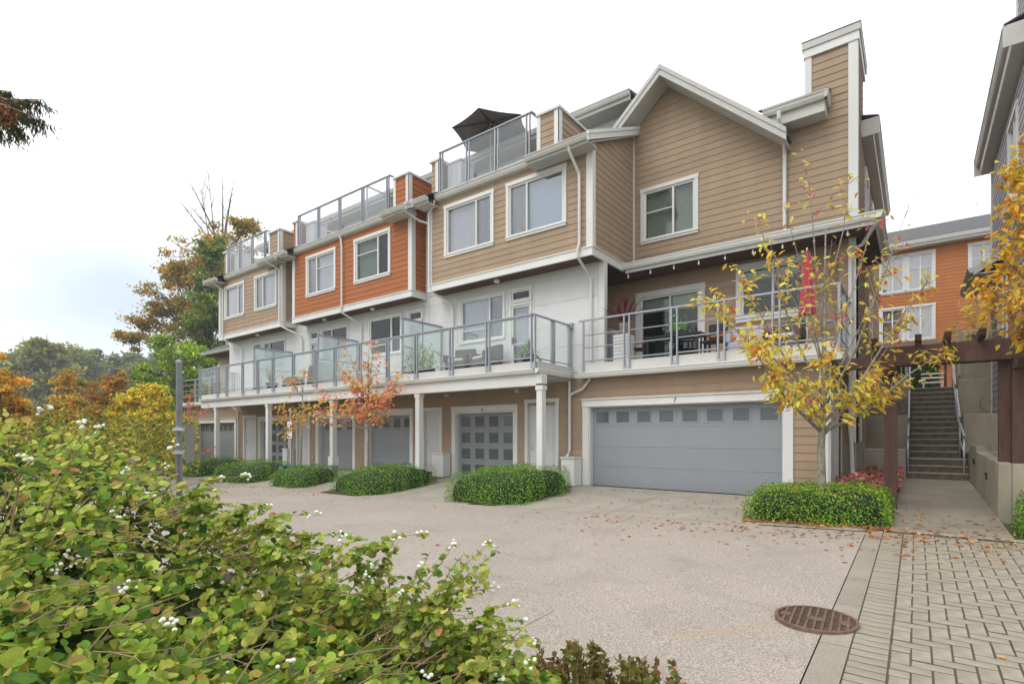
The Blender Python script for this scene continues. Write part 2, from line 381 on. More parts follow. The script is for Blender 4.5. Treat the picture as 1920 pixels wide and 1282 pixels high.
def bulk(name, V, F, col, m, parent=None, k=3, smooth=False):
    me = bpy.data.meshes.new(name); nv, nf = len(V), len(F)
    me.vertices.add(nv); me.vertices.foreach_set('co', np.asarray(V, np.float32).ravel())
    me.loops.add(nf*k); me.loops.foreach_set('vertex_index', np.asarray(F, np.int32).ravel())
    me.polygons.add(nf); me.polygons.foreach_set('loop_start', np.arange(0, nf*k, k, dtype=np.int32))
    me.update(calc_edges=True)
    if col is not None:
        at = me.color_attributes.new('col', 'FLOAT_COLOR', 'POINT'); c = np.ones((nv, 4), np.float32); c[:, :3] = col; at.data.foreach_set('color', c.ravel())
    me.materials.append(MATS[m]); o = bpy.data.objects.new(name, me); return link(o, parent)
# leaf templates: (verts in unit length along +Y, normal +Z), tris
LT_OVAL = (np.array([(0, 0, 0), (-.24, .28, .05), (.24, .28, .05), (-.27, .62, .04), (.27, .62, .04), (0, 1, -.06), (0, .45, -.03)], float),
           np.array([(0, 6, 1), (0, 2, 6), (1, 6, 3), (6, 2, 4), (3, 6, 5), (6, 4, 5)]))
LT_ROUND = (np.array([(0, 0, 0), (-.30, .18, .05), (.30, .18, .05), (-.44, .50, .06), (.44, .50, .06), (-.28, .84, .03), (.28, .84, .03), (0, 1, -.04), (0, .5, -.03)], float),
            np.array([(0, 8, 1), (0, 2, 8), (1, 8, 3), (8, 2, 4), (3, 8, 5), (8, 4, 6), (5, 8, 7), (8, 6, 7)]))
def _snow():
    n = 7; L = []; 
    w = [0, .26, .40, .44, .38, .22, 0]; yy = [0, .12, .30, .52, .74, .92, 1.02]
    vs = [(0, y, -.05*math.sin(y*3)) for y in yy]; m0 = len(vs)
    for sgn in (-1, 1):
        for k in range(1, 6): vs.append((sgn*w[k], yy[k]-.02, .07*w[k]/.44-.10*(yy[k]-.4)**2))
    fs = []
    for si, sgn in enumerate((-1, 1)):
        b = m0+si*5
        fs.append((0, b, 1) if sgn > 0 else (0, 1, b))
        for k in range(1, 5): fs += [(k, b+k-1, b+k), (k, b+k, k+1)] if sgn > 0 else [(k, b+k, b+k-1), (k, k+1, b+k)]
        fs.append((5, b+4, 6) if sgn > 0 else (5, 6, b+4))
    return (np.array(vs, float), np.array(fs))
LT_SNOW = _snow()
LT_SNOB = (LT_SNOW[0]*np.array([1., 1, 1]), LT_SNOW[1]); _w = LT_SNOB[0]; _w[7:, 0] *= np.tile([.80, 1.06, .72, 1.0, .85], 2); _w[:, 2] += .10*np.sin(_w[:, 1]*5); _w[7:12, 2] += .07; _w[12:, 2] -= .03
LT_LANCE = (np.array([(0, 0, 0), (-.17, .28, .04), (.17, .28, .04), (-.19, .62, .03), (.19, .62, .03), (0, 1.05, -.12), (0, .45, -.04)], float), LT_OVAL[1])
LT_KITE = (np.array([(0, 0, 0), (-.3, .5, .06), (.3, .5, .06), (0, 1, 0)], float), np.array([(0, 2, 1), (1, 2, 3)]))
LT_LOBE = (np.array([(0, 0, 0), (-.5, .35, .05), (-.18, .45, 0), (-.38, .85, .04), (0, .62, -.03), (0, 1.05, 0), (.38, .85, .04), (.18, .45, 0), (.5, .35, .05)], float),
           np.array([(0, 2, 1), (0, 4, 2), (2, 4, 3), (4, 6, 5), (3, 4, 5), (0, 7, 4), (7, 6, 4), (0, 8, 7)]))
def unit(a): return a/np.maximum(np.linalg.norm(a, axis=-1, keepdims=True), 1e-9)
def leaves(P, N, size, col, tpl, droop=None):
    """many leaves: points, normals, sizes, colours -> arrays"""
    P = np.asarray(P, float); n = len(P); N = unit(np.asarray(N, float))
    R = rng.normal(size=(n, 3)) if droop is None else np.asarray(droop, float)+rng.normal(size=(n, 3))*.35
    Yv = unit(R-N*(R*N).sum(1, keepdims=True)); Xv = np.cross(Yv, N)
    tv, tf = tpl; s = np.asarray(size).reshape(-1, 1, 1)*np.ones((n, 1, 1))
    V = P[:, None]+s*(tv[None, :, 0:1]*Xv[:, None]+tv[None, :, 1:2]*Yv[:, None]+tv[None, :, 2:3]*N[:, None])
    F = tf[None]+(np.arange(n)*len(tv))[:, None, None]
    C = np.repeat(np.asarray(col, float), len(tv), axis=0)
    return V.reshape(-1, 3), F.reshape(-1, 3), C
BRIGHT = 1.5
def pick(pal, n, jit=.18):
    pal = np.array(pal, float); pal[:, :3] = np.minimum(pal[:, :3]*BRIGHT, .84); w = pal[:, 3]/pal[:, 3].sum(); i = rng.choice(len(pal), n, p=w)
    return np.clip(pal[i, :3]*(1+rng.normal(size=(n, 1))*jit)*(1+rng.normal(size=(n, 3))*.06), .003, .95)
def leaf_mesh(name, tpl, m='leafobj'):
    me = bpy.data.meshes.new(name); me.from_pydata([tuple(v) for v in tpl[0]], [], [tuple(int(q) for q in f) for f in tpl[1]]); me.materials.append(MATS[m]); return me
def leaf_objects(me, P, N, size, col, parent, droop=None, name='leaf'):
    N = unit(np.asarray(N, float))
    R = rng.normal(size=(len(P), 3)) if droop is None else np.asarray(droop, float)+rng.normal(size=(len(P), 3))*.35
    Yv = unit(R-N*(R*N).sum(1, keepdims=True)); Xv = np.cross(Yv, N)
    off = Vector(parent.location)
    for i in range(len(P)):
        o = bpy.data.objects.new(name, me); o.color = (*col[i], 1)
        M = Matrix(((Xv[i][0], Yv[i][0], N[i][0]), (Xv[i][1], Yv[i][1], N[i][1]), (Xv[i][2], Yv[i][2], N[i][2])))
        o.rotation_mode = 'QUATERNION'; o.rotation_quaternion = M.to_quaternion(); o.location = Vector(P[i])
        s = float(size[i]); o.scale = (s, s, s); link(o, parent)
def text(s, loc, size, m, parent, depth=.006, rot=(math.pi/2, 0, 0), name='house_number'):
    cu = bpy.data.curves.new('t', 'FONT'); cu.body = s; cu.size = size; cu.extrude = depth; cu.align_x = 'CENTER'; cu.align_y = 'CENTER'
    t = bpy.data.objects.new('t', cu); COL.objects.link(t); bpy.context.view_layer.update()
    me = bpy.data.meshes.new_from_object(t.evaluated_get(bpy.context.evaluated_depsgraph_get())); bpy.data.objects.remove(t)
    me.transform(Matrix.Translation(loc) @ Matrix(((1, 0, 0, 0), (0, 0, -1, 0), (0, 1, 0, 0), (0, 0, 0, 1))) if rot == (math.pi/2, 0, 0) else Matrix.Translation(loc))
    me.materials.clear(); me.materials.append(MATS[m]); return link(bpy.data.objects.new(name, me), parent)
# ------------------------------------------------------------------ ground, road, paving
def grid(name, xs, ys, zf, m, kind='structure', parent=None):
    V = [(x, y, zf(x, y)) for y in ys for x in xs]; n = len(xs)
    F = [(j*n+i, j*n+i+1, (j+1)*n+i+1, (j+1)*n+i) for j in range(len(ys)-1) for i in range(n-1)]
    me = bpy.data.meshes.new(name); me.from_pydata(V, [], F); me.materials.append(MATS[m]); me.polygons.foreach_set('use_smooth', [True]*len(F))
    o = bpy.data.objects.new(name, me); link(o, parent)
    if parent is None: o['kind'] = kind
    return o
def terr(x, y):
    far = max(0, -x-36)+max(0, y-60)*.2+max(0, -y-10)*.3
    return min(ground(x, y), interp(x, [-60, -34], [-2.5, -.36]) if x < -34 else 9)-.07-min(far*.02, 4)
grid('ground', [-900, -500, -250, -120, -80, -60, -45, -36, -30]+[i for i in np.arange(-26, 9, 1.)]+[14, 30, 80, 250, 900],
     [-900, -300, -90, -30, -15]+[i for i in np.arange(-10, 18, 1.)]+[22, 30, 45, 70, 120, 250, 500, 900], terr, 'grass')
grid('road', [i for i in np.arange(-34, -1, .75)]+[-.57], [i for i in np.arange(-2, 9.2, .7)]+[9.05], lambda x, y: ground(x, y), 'road')
# far turnaround in front of the double garage at the far end
# concrete driveway slabs, one object per slab with open joints
drive = grid('driveway', [i for i in np.arange(-34, -1.4, .6)]+[-1.3], [9.05]+[i for i in np.arange(9.6, 12.8, .5)]+[12.83], lambda x, y: ground(x, y)-.022, 'soil')
def slab(x0, x1, y0, y1, parent, m='concrete', dz=.0, n=4):
    g = .006; xs = np.linspace(x0+g, x1-g, n); ys = np.linspace(y0+g, y1-g, n)
    V = [(x, y, ground(x, y)+dz) for y in ys for x in xs]; k = n
    F = [(j*k+i, j*k+i+1, (j+1)*k+i+1, (j+1)*k+i) for j in range(n-1) for i in range(k-1)]
    per = [(i, 0) for i in range(k-1)]+[(k-1, j) for j in range(n-1)]+[(i, n-1) for i in range(k-1, 0, -1)]+[(0, j) for j in range(n-1, 0, -1)]
    b0 = len(V); V += [(xs[i], ys[j], ground(xs[i], ys[j])-.06) for i, j in per]; q = len(per)
    for a in range(q):
        b = (a+1) % q; F.append((per[a][1]*k+per[a][0], b0+a, b0+b, per[b][1]*k+per[b][0]))
    me = bpy.data.meshes.new('slab'); me.from_pydata(V, [], F); me.materials.append(MATS[m]); link(bpy.data.objects.new('slab', me), parent)
for x0, x1 in ((-7.35, -4.65), (-4.65, -2.0)):
    for y0, y1 in ((9.07, 10.6), (10.6, 12.83)): slab(x0, x1, y0, y1, drive)
for x0, x1 in ((-11.0, -8.15), (-12.2, -11.0), (-17.9, -15.9), (-15.9, -14.0), (-20.1, -17.9), (-24.6, -22.2), (-31.5, -29.2), (-29.2, -26.8)):
    for y0, y1 in ((9.07, 10.8), (10.8, 12.83)): slab(x0, x1, y0, y1, drive)
# kerb
kerb = grid('kerb', [-.57, -.47, -.372], [i for i in np.arange(0, 9.3, .5)], lambda x, y: ground(x, y)-.03, 'joint')
ky = [0.0, 1.2, 2.4, 3.63, 4.42, 5.43, 6.35, 7.8, 9.28]
for a, b in zip(ky[:-1], ky[1:]):
    mb = MB(); x0, x1 = -.572, -.374
    for y0, y1 in ((a+.004, (a+b)/2), ((a+b)/2, b-.004)):
        mb.add([(x0+.012, y0, ground(x0, y0)+.003), (x1, y0, ground(x1, y0)+.002), (x1, y1, ground(x1, y1)+.002), (x0+.012, y1, ground(x0, y1)+.003),
                (x0, y0, ground(x0, y0)-.05), (x1, y0, ground(x1, y0)-.05), (x1, y1, ground(x1, y1)-.05), (x0, y1, ground(x0, y1)-.05)],
               [(0, 1, 2, 3), (0, 3, 7, 4), (1, 5, 6, 2), (0, 4, 5, 1), (3, 2, 6, 7)])
    mb.build('kerb_stone', 'kerbm', kerb)
# paving: soldier course and herringbone field
pav = grid('paving', [-.372, 0, .6, 1.2, 2, 3], [i for i in np.arange(0, 9.3, .5)]+[9.28], lambda x, y: ground(x, y)-.006, 'joint')
W = .1125
def paver_mesh():
    L, w, g, c = 2*W, W, .0032, .0038
    mb = MB(); a, b = L/2-g, w/2-g
    vs = [(-a, -b, -.05), (a, -b, -.05), (a, b, -.05), (-a, b, -.05), (-a, -b, -c), (a, -b, -c), (a, b, -c), (-a, b, -c), (-a+c, -b+c, 0), (a-c, -b+c, 0), (a-c, b-c, 0), (-a+c, b-c, 0)]
    fs = [(8, 9, 10, 11)]+[(i, (i+1) % 4, (i+1) % 4+4, i+4) for i in range(4)]+[(i+4, (i+1) % 4+4, (i+1) % 4+8, i+8) for i in range(4)]
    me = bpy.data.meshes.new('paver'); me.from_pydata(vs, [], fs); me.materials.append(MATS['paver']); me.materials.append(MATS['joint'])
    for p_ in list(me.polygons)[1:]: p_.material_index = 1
    return me, vs, fs
pm, pvs, pfs = paver_mesh()
pl = []
y = .2
while y < 9.2: pl.append((-.257, y, 0)); y += W
half = []
nx = int((3.0+.142)/W); ny = int(9.1/W)
for i in range(-1, nx):
    for j in range(-1, ny):
        k = (i-j) % 4; X0, Y0 = -.142+i*W, .15+j*W
        if k == 0: c = (X0+W, Y0+W/2, 0)
        elif k == 3: c = (X0+W/2, Y0+W, 1)
        else:
            if i == 0 and k in (1, 2): half.append((X0+W/2, Y0+W/2))
            continue
        hx = W if c[2] == 0 else W/2
        if i == 0 and k == 0 and False: pass
        if c[0]-hx < -.143 or c[1]+(W/2 if c[2] == 0 else W) > 9.27: continue
        pl.append(c)
def area(c):
    q = proj((c[0], c[1], ground(c[0], c[1])))
    return 1/q[2]**3 if (q[2] > .3 and -30 < q[0] < 1950 and q[1] < 1300) else -1
pl.sort(key=lambda c: -area(c))
rest = MB()
for n, (x, y, o) in enumerate(pl):
    z = ground(x, y)+random.uniform(-.0015, .002); tx = math.atan(.027)+random.gauss(0, .009); ty = random.gauss(0, .004); rz = (math.pi/2 if o else 0)+random.gauss(0, .008)
    M = Matrix.Translation((x, y, z)) @ Matrix.Rotation(tx, 4, 'X') @ Matrix.Rotation(ty, 4, 'Y') @ Matrix.Rotation(rz, 4, 'Z')
    if n < 262:
        ob = bpy.data.objects.new('paver', pm); ob.matrix_world = M; COL.objects.link(ob); ob.parent = pav
    else: rest.add([tuple(M @ Vector(v)) for v in pvs], pfs)
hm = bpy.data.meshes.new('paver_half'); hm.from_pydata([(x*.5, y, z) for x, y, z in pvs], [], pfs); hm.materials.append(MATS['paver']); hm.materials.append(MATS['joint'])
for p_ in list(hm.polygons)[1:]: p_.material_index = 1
done = set((round(c[0]-W/2*(1 if c[2] else 0)-(0 if c[2] else W), 3), 0) for c in pl)
for (x, y) in half:
    # only where no whole paver covers the cell
    if any(abs(x-c[0]) < (W if c[2] == 0 else W/2)-.01 and abs(y-c[1]) < (W/2 if c[2] == 0 else W)-.01 for c in pl): continue
    if y > 9.2: continue
    ob = bpy.data.objects.new('paver', hm); ob.matrix_world = Matrix.Translation((x, y, ground(x, y))) @ Matrix.Rotation(math.atan(.027), 4, 'X'); COL.objects.link(ob); ob.parent = pav
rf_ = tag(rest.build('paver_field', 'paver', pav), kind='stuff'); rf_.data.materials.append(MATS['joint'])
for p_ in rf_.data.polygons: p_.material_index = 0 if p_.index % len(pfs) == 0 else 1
# edging strip and walk to the stairs
walk = grid('walkway', [-.3, .3, .7, 1.02], [9.28, 10, 11, 12, 13, 14, 15, 16, 17.02], lambda x, y: ground(.3, y), 'walk')
for a, b in ((-2.0, -.57), (-.372, 1.0), (1.0, 2.2)):
    MB().add([(a+.004, 9.06 if a < -1 else 9.30, ground(a, 9.2)+.006), (b-.004, 9.06 if a < -1 else 9.30, ground(b, 9.2)+.006), (b-.004, 9.42, ground(b, 9.4)+.008), (a+.004, 9.42, ground(a, 9.4)+.008)], [(0, 1, 2, 3)]).build('edging_strip', 'concrete', walk)
# beds (soil) under hedges
def bed(x0, x1, y0, y1, dz=.012):
    o = grid('planting_bed', list(np.linspace(x0, x1, 4)), list(np.linspace(y0, y1, 4)), lambda x, y: ground(x, y)+dz, 'soil'); return o
for b in ((-2.0, -.32, 9.42, 12.8), (-8.15, -7.37, 9.1, 12.8), (-13.98, -12.22, 9.1, 12.8), (-22.15, -20.15, 9.1, 12.8), (-26.75, -24.65, 9.1, 12.8)): bed(*b)
MB().box(1.16, 3.5, 9.4, 11.0, -.2, .02).build('planting_bed', 'soil')['kind'] = 'structure'
bpy.data.objects['planting_bed.005']['kind'] = 'structure' if 'planting_bed.005' in bpy.data.objects else 'structure'
# manhole
mz = ground(-.64, 4.87)
mh = thing('manhole_cover', (-.64, 4.87, mz), 'round rusty iron manhole cover set between road and kerb', 'manhole cover')
c = (-.64, 4.87, mz+.018)
MB().lathe(c, [(.295, -.02), (.295, .008), (.28, .008), (.278, -.013), (.0, -.013)], 48).build('base_plate', 'iron_dark', mh)
MB().lathe(c, [(.296, -.02), (.296, .010), (.272, .010), (.272, -.015)], 48).build('rim', 'iron', mh)
rb = MB(); px = .055; r0 = .272
ang = .05; ca, sa = math.cos(ang), math.sin(ang)
for k in range(-5, 6):
    o = k*px-.0; L = math.sqrt(max(0, r0**2-o**2))
    if L < .03: continue
    rb.T = lambda s, d, z: (c[0]+s*ca-d*sa, c[1]+s*sa+d*ca, c[2]+z)
    rb.box(o-.009, o+.009, -L, L, -.012, .008)
for k in range(-9, 10):
    o = k*.042; L = math.sqrt(max(0, r0**2-o**2))
    if L < .03: continue
    rb.box(-L, L, o-.005, o+.005, -.012, .001)
rb.box(-.06, .06, -.045, .045, -.004, .0065); rb.box(-.25, -.18, -.03, .05, -.004, .006); rb.box(.17, .235, -.05, .05, -.004, .006)
rb.build('grid_ribs', 'iron', mh)
mh.rotation_euler[0] = math.atan(.027)

# ------------------------------------------------------------------ stairs, retaining walls
SX0, SX1, SY0, SZ0 = -.17, 1.02, 17.0, ground(.3, 17)
st = thing('concrete_stairs', (.42, SY0, SZ0), 'weathered concrete stairs climbing between terraced walls to the upper court', 'stairs')
R = .167; yy, zz = SY0, SZ0
runs = [.29, .29, 1.05]+[.285]*5+[.55]+[.285]*6+[3.0]
for n, rn in enumerate(runs):
    x0, x1 = (SX0-.02, SX1+.0) if n < 3 else (SX0+.03, SX1-.06)
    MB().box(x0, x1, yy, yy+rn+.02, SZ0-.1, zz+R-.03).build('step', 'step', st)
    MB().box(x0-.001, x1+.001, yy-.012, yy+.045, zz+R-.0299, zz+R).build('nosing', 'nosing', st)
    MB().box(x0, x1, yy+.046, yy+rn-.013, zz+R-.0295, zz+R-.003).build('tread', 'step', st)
    zz += R; yy += rn
TOPZ = zz; TOPY = yy-3.0
# handrails: galvanised tubes on posts
def handrail(side, segs, label):
    h = thing('handrail', (segs[0][0][0], segs[0][0][1], segs[0][0][2]-.9), label, 'handrail')
    for (a, b) in segs:
        a, b = Vector(a), Vector(b)
        MB().tube([a-Vector((0, .12, 0)), a, b, b+Vector((0, .12, 0))], .026, 10).build('rail', 'galv', h, smooth=True)
        MB().tube([a-Vector((0, 0, .44)), b-Vector((0, 0, .44))], .016, 8).build('lower_rail', 'galv', h, smooth=True)
        for p in (a, b): MB().tube([p-Vector((0, 0, .96)), p], .022, 8).build('post', 'galv', h, smooth=True)
y3, z3 = SY0+.58+1.05, SZ0+3*R
y9, z9 = y3+5*.285+.55, SZ0+9*R
y16, z16 = TOPY, TOPZ
for xx, lab in ((SX0+.0, 'galvanised stair handrail on the side of the tan house'), (SX1-.09, 'galvanised stair handrail on the side of the grey house')):
    handrail(xx, [((xx, SY0+.02, SZ0+.92+R), (xx, y3-.1, z3+.92)), ((xx, y3+.0, z3+.92+R), (xx, y9-.55, z9+.92)), ((xx, y9, z9+.92+R), (xx, y16, z16+.92))], lab)
# terraced retaining walls
def rwall(x0, x1, y0, y1, z0, z1, label, m='concrete_old'):
    o = MB().box(x0, x1, y0, y1, z0, z1).build('retaining_wall', m, bevel=.015); return tag(o, label, 'retaining wall')
rwall(-1.42, -.21, 16.95, 17.75, -.2, 1.0, 'pale lowest concrete terrace wall beside the red groundcover', 'concrete')
rwall(-1.30, -.19, 18.5, 19.3, -.2, 1.93, 'middle concrete terrace wall left of the stairs beside the tan house')
rwall(-1.12, -.17, 20.2, 21.2, -.2, 2.98, 'upper concrete terrace wall left of the stairs below the pale guard fence')
rwall(1.03, 2.6, 16.9, 17.5, -.2, .98, 'low concrete terrace wall right of the stairs holding fallen leaves')
rwall(1.0, 2.4, 18.5, 19.3, -.2, 1.93, 'middle concrete terrace wall right of the stairs below the grey house')
rwall(.97, 2.4, 20.2, 21.2, -.2, 2.98, 'upper concrete terrace wall right of the stairs below the white fence')
rwall(1.0, 2.2, 21.4, 21.8, -.2, 3.55, 'topmost concrete wall carrying the white guard fence')
for nm, (a, b, c_, d, z) in {'terrace': (-1.42, -.2, 17.75, 18.5, .9), 'terrace_b': (-1.3, -.2, 19.3, 20.2, 1.82), 'terrace_c': (1.03, 2.6, 17.5, 18.5, .9), 'terrace_d': (1., 2.4, 19.3, 20.2, 1.82)}.items():
    o = MB().box(a, b, c_, d, -.2, z).build('terrace_soil', 'soil'); o['kind'] = 'structure'
for lab, x0, x1, yb, z0 in (('rusty bare vine wires on the wall left of the stairs', -1.05, -.22, 20.17, 2.0), ('rusty bare vine wires on the wall right of the stairs', 1.45, 2.3, 20.17, 2.0)):
    vt = thing('bare_vine', ((x0+x1)/2, yb, z0), lab, 'vine', 'bare vines')
    for k in range(7):
        a_ = random.uniform(x0, x1); pts_ = [(a_, yb-.02, z0-.12)]
        for q_ in range(6): pts_.append((min(x1, max(x0, pts_[-1][0]+random.gauss(0, .16))), yb-.02-random.uniform(0, .06), pts_[-1][2]+random.uniform(.04, .16)))
        MB().tube(pts_, .007, 5).build('stem', 'bark_dark', vt)
o = MB().box(-14, 14, TOPY+.3, 60, 0, TOPZ-.01).build('upper_court', 'concrete'); o['kind'] = 'structure'
# planter wall right of the walk, with step lights
pw = thing('planter_wall', (1.1, 13, 0), 'low mossy concrete planter wall along the walkway with small step lights', 'planter wall')
pwm = MB(); pwm.prism([(1.02, 11.2, -.3), (1.02, 15.2, -.3), (1.02, 15.2, 1.02), (1.02, 11.2, .93)], (.16, 0, 0)); pwm.build('wall', 'concrete_old', pw, bevel=.012)
MB().prism([(1.181, 11.2, -.3), (3.4, 11.0, -.3), (3.4, 11.0, .925), (1.181, 11.2, .925)], (0, .16, 0)).build('front_wall', 'concrete_old', pw)
MB().box(1.03, 1.18, 15.21, 16.88, -.2, 1.12).build('end_block', 'concrete_old', pw)
for yy_, zz_ in ((12.9, .62), (15.6, .78)):
    l = MB().box(1.0, 1.03, yy_-.06, yy_+.06, zz_-.06, zz_+.06).build('step_light', 'dark', pw); MB().box(.99, 1.0, yy_-.065, yy_+.065, zz_+.03, zz_+.065).build('hood', 'dark', l)
MB().box(1.2, 3.4, 11.4, 16.85, -.2, .84).build('soil_fill', 'soil', pw)
# pergola
pg = thing('pergola', (.4, 11.5, ground(.3, 11.5)), 'dark brown timber pergola spanning the walkway', 'pergola')
def post(x0, x1, y0, y1, z0, z1): MB().box(x0, x1, y0, y1, z0, z1).build('post', 'pergola', pg, bevel=.006)
post(-.45, -.265, 11.42, 11.6, -.05, 2.72)
post(1.055, 1.20, 11.52, 11.68, .80, 2.72); post(1.201, 1.36, 11.42, 11.58, .80, 2.72)
MB().box(-.98, 2.6, 11.38, 11.419, 2.56, 2.75).build('beam', 'pergola', pg, bevel=.005)
MB().box(-.98, 2.6, 11.601, 11.64, 2.56, 2.75).build('beam', 'pergola', pg, bevel=.005)
MB().box(-.75, 2.6, 11.43, 11.59, 2.72, 2.90).build('beam', 'pergola', pg, bevel=.005)
for x in (-.62, -.02, .36, .78, 1.25, 1.8):
    MB().prism([(x, 11.05, 2.93), (x, 11.0, 3.02), (x, 12.6, 3.02), (x, 12.55, 2.93), (x, 12.4, 2.90), (x, 11.2, 2.90)], (.09, 0, 0)).build('rafter', 'pergola', pg)
for x, y0 in ((-.40, 10.9), (1.21, 10.9)):
    MB().prism([(x, y0, 2.52), (x, y0, 2.62), (x, 11.5, 2.62), (x, 11.5, 2.40), (x, y0+.1, 2.40)], (.1, 0, 0)).build('bracket', 'pergola', pg)
# green electrical box behind planter wall
ub = MB().box(1.25, 1.62, 13.2, 13.6, .78, 1.0).build('utility_box', 'dark', bevel=.02); tag(ub, 'low dark utility box on the soil behind the planter wall', 'utility box')
# ------------------------------------------------------------------ the townhouse row
WY, BY, GY = 12.84, 12.20, 14.70          # ground/second-floor wall, bay front, gable wall
H7 = thing('townhouse', (-4.2, 16, 0), 'tan townhouse with a large gable, chimney and double garage numbered 7', 'house', 'townhouses in the row')
H6 = thing('townhouse', (-10.3, 16, 0), 'tan townhouse with the brown umbrella on its roof deck, garage numbered 6', 'house', 'townhouses in the row')
H5 = thing('townhouse', (-17.3, 16, 0), 'townhouse with an orange clad upper bay between two tan ones', 'house', 'townhouses in the row')
H3 = thing('townhouse', (-27, 16, 0), 'tan townhouse at the wooded end of the row with its own small skirt roof', 'house', 'townhouses in the row')
F0 = front(WY)
def garage_door(house, x0, x1, z1, style, y=WY, num=None):
    """x0..x1, z1: outer trim; door set back in the opening"""
    T = front(y); tr = .19 if x1-x0 > 4 else .16
    mb = MB(T); a, b, d = x0+tr, x1-tr, z1-.22
    mb.box(x0, a, 0, .04, 0, d); mb.box(b, x1, 0, .04, 0, d); mb.box(x0-.01, x1+.01, 0, .05, d, z1-.03); mb.box(x0-.03, x1+.03, 0, .085, z1-.03, z1)
    mb.box(x0+.04, x1-.04, .05, .062, d+.005, d+.03)
    g = mb.build('garage_door', 'trim', house, bevel=.004)
    jm = MB(T); jm.box(a-.001, a+.03, -.19, 0, 0, d); jm.box(b-.03, b+.001, -.19, 0, 0, d); jm.box(a+.031, b-.031, -.19, 0, d-.02, d+.001); jm.build('jamb', 'trim', g)
    D = -.16; n = 4; hh = (d-.02)/n
    A, B = a+.031, b-.031
    for i in range(n):
        p = MB(T); p.box(A, B, D-.04, D, i*hh+.0015, (i+1)*hh-.0015)
        s = p.build('panel', 'door_grey', g, bevel=.003)
        rows = []
        if style == 'grid4': rows = [4]
        elif style.startswith('top') and i == n-1: rows = [int(style[3:])]
        for k in rows:
            w = (B-A)/k; pw_, ph = (.36, .285) if k != 4 else (.37, .33)
            if style in ('top4', 'top3'): pw_, ph = .36, .33
            for q in range(k):
                cx, cz = A+(q+.5)*w, i*hh+hh*.5
                f = MB(T); f.box(cx-pw_/2-.05, cx+pw_/2+.05, D, D+.008, cz-ph/2-.05, cz+ph/2+.05); f.build('pane_frame', 'door_grey', g, bevel=.004)
                MB(T).box(cx-pw_/2, cx+pw_/2, D+.0085, D+.011, cz-ph/2, cz+ph/2).build('pane', 'door_pane', g)
    MB(T).box(A, B, D-.03, D+.002, -.01, .006).build('weather_seal', 'dark', g)
    if num: text(num, ((x0+x1)/2-.0, y-.056, z1-.13), .15, 'numeral', g)
    return (x0+.1, x1-.1, -.1, z1-.1)
def white_door(house, x0, x1, z1, T=F0, z0=0., handle=-1):
    tr = .11; a, b, d = x0+tr, x1-tr, z1-tr
    mb = MB(T); mb.box(x0, a, 0, .04, z0, d); mb.box(b, x1, 0, .04, z0, d); mb.box(x0-.01, x1+.01, 0, .048, d, z1)
    mb.box(a-.001, a+.02, -.1, 0, z0, d); mb.box(b-.02, b+.001, -.1, 0, z0, d); mb.box(a+.02, b-.02, -.1, 0, d-.02, d)
    g = mb.build('door', 'trim', house, bevel=.004)
    MB(T).box(a+.022, b-.022, -.09, -.05, z0+.015, d-.022).build('leaf_panel', 'door_white', g, bevel=.004)
    MB(T).box(a, b, -.1, .03, z0, z0+.014).build('threshold', 'galv', g)
    hx = a+.10 if handle < 0 else b-.10
    k = MB(T); k.box(hx-.025, hx+.025, -.05, -.043, z0+.92, z0+1.14); k.box(hx-.02, hx+.09, -.035, -.015, z0+.965, z0+.985); k.box(hx-.02, hx+.0, -.05, -.015, z0+.965, z0+.985); k.build('handle', 'galv', g)
    return (x0+.09, x1-.09, z0-.1, z1-.09)
def wall_lamp(house, T, s, z):
    l = MB(T); l.prism([(s-.08, 0, z+.07), (s-.08, .16, z+.02), (s-.08, .16, z-.06), (s-.08, 0, z-.03)], (.16, 0, 0)); o = l.build('wall_lamp', 'soffit_grey', house)
    MB(T).box(s-.06, s+.06, .02, .14, z-.085, z-.055).build('diffuser', 'bulb', o)
def outlet(house, x, z): MB(F0).box(x-.05, x+.05, .02, .06, z-.08, z+.08).build('outlet_box', 'galv', house)
def meter_box(house, x0, x1, z1=.72, d=.28):
    m_ = MB(F0); m_.box(x0, x1, .03, d, .0, z1-.04); o = m_.build('meter_box', 'trim', house, bevel=.008)
    MB(F0).box(x0-.02, x1+.02, .03, d+.03, z1-.039, z1).build('lid', 'trim', o); MB(F0).box(x0+.12, x1-.12, d, d+.012, z1*.45, z1*.75).build('hatch', 'trim', o)
# --- ground floors
def ground_floor(house, x0, x1, items, z1=3.14):
    holes = []
    for it in items:
        if it[0] == 'g': holes.append(garage_door(house, it[1], it[2], it[3], it[4], num=it[5] if len(it) > 5 else None))
        else: holes.append(white_door(house, it[1], it[2], it[3], z0=it[4] if len(it) > 4 else 0.))
    w = wall_body(house, F0, x0, x1, -.15, z1, holes, 'tan', th=.1)
    boards(w, F0, x0, x1, .10, z1, [(h[0]-.06, h[1]+.06, h[2], h[3]) for h in holes])
    MB(F0).box(x0, x1, -.05, .005, -.2, .0999).build('foundation', 'concrete', house) if not holes else None
    return w
ground_floor(H7, -7.75, -1.62, [('g', -7.29, -2.11, 2.35, 'top8', '7')], 3.0)
ground_floor(H6, -13.7, -7.752, [('d', -9.24, -8.06, 2.42, .0), ('g', -12.21, -9.51, 2.30, 'grid4', '6'), ('d', -13.62, -12.66, 2.30, .12)])
ground_floor(H5, -21.72, -13.702, [('g', -16.76, -14.08, 2.32, 'top4'), ('g', -20.01, -17.35, 2.25, 'top3'), ('d', -21.51, -20.44, 2.30, .05)])
ground_floor(H3, -32.4, -21.722, [('g', -24.74, -21.97, 2.25, 'grid4'), ('d', -26.17, -24.94, 2.32, .05), ('g', -31.44, -26.87, 2.22, 'top8', '3')])
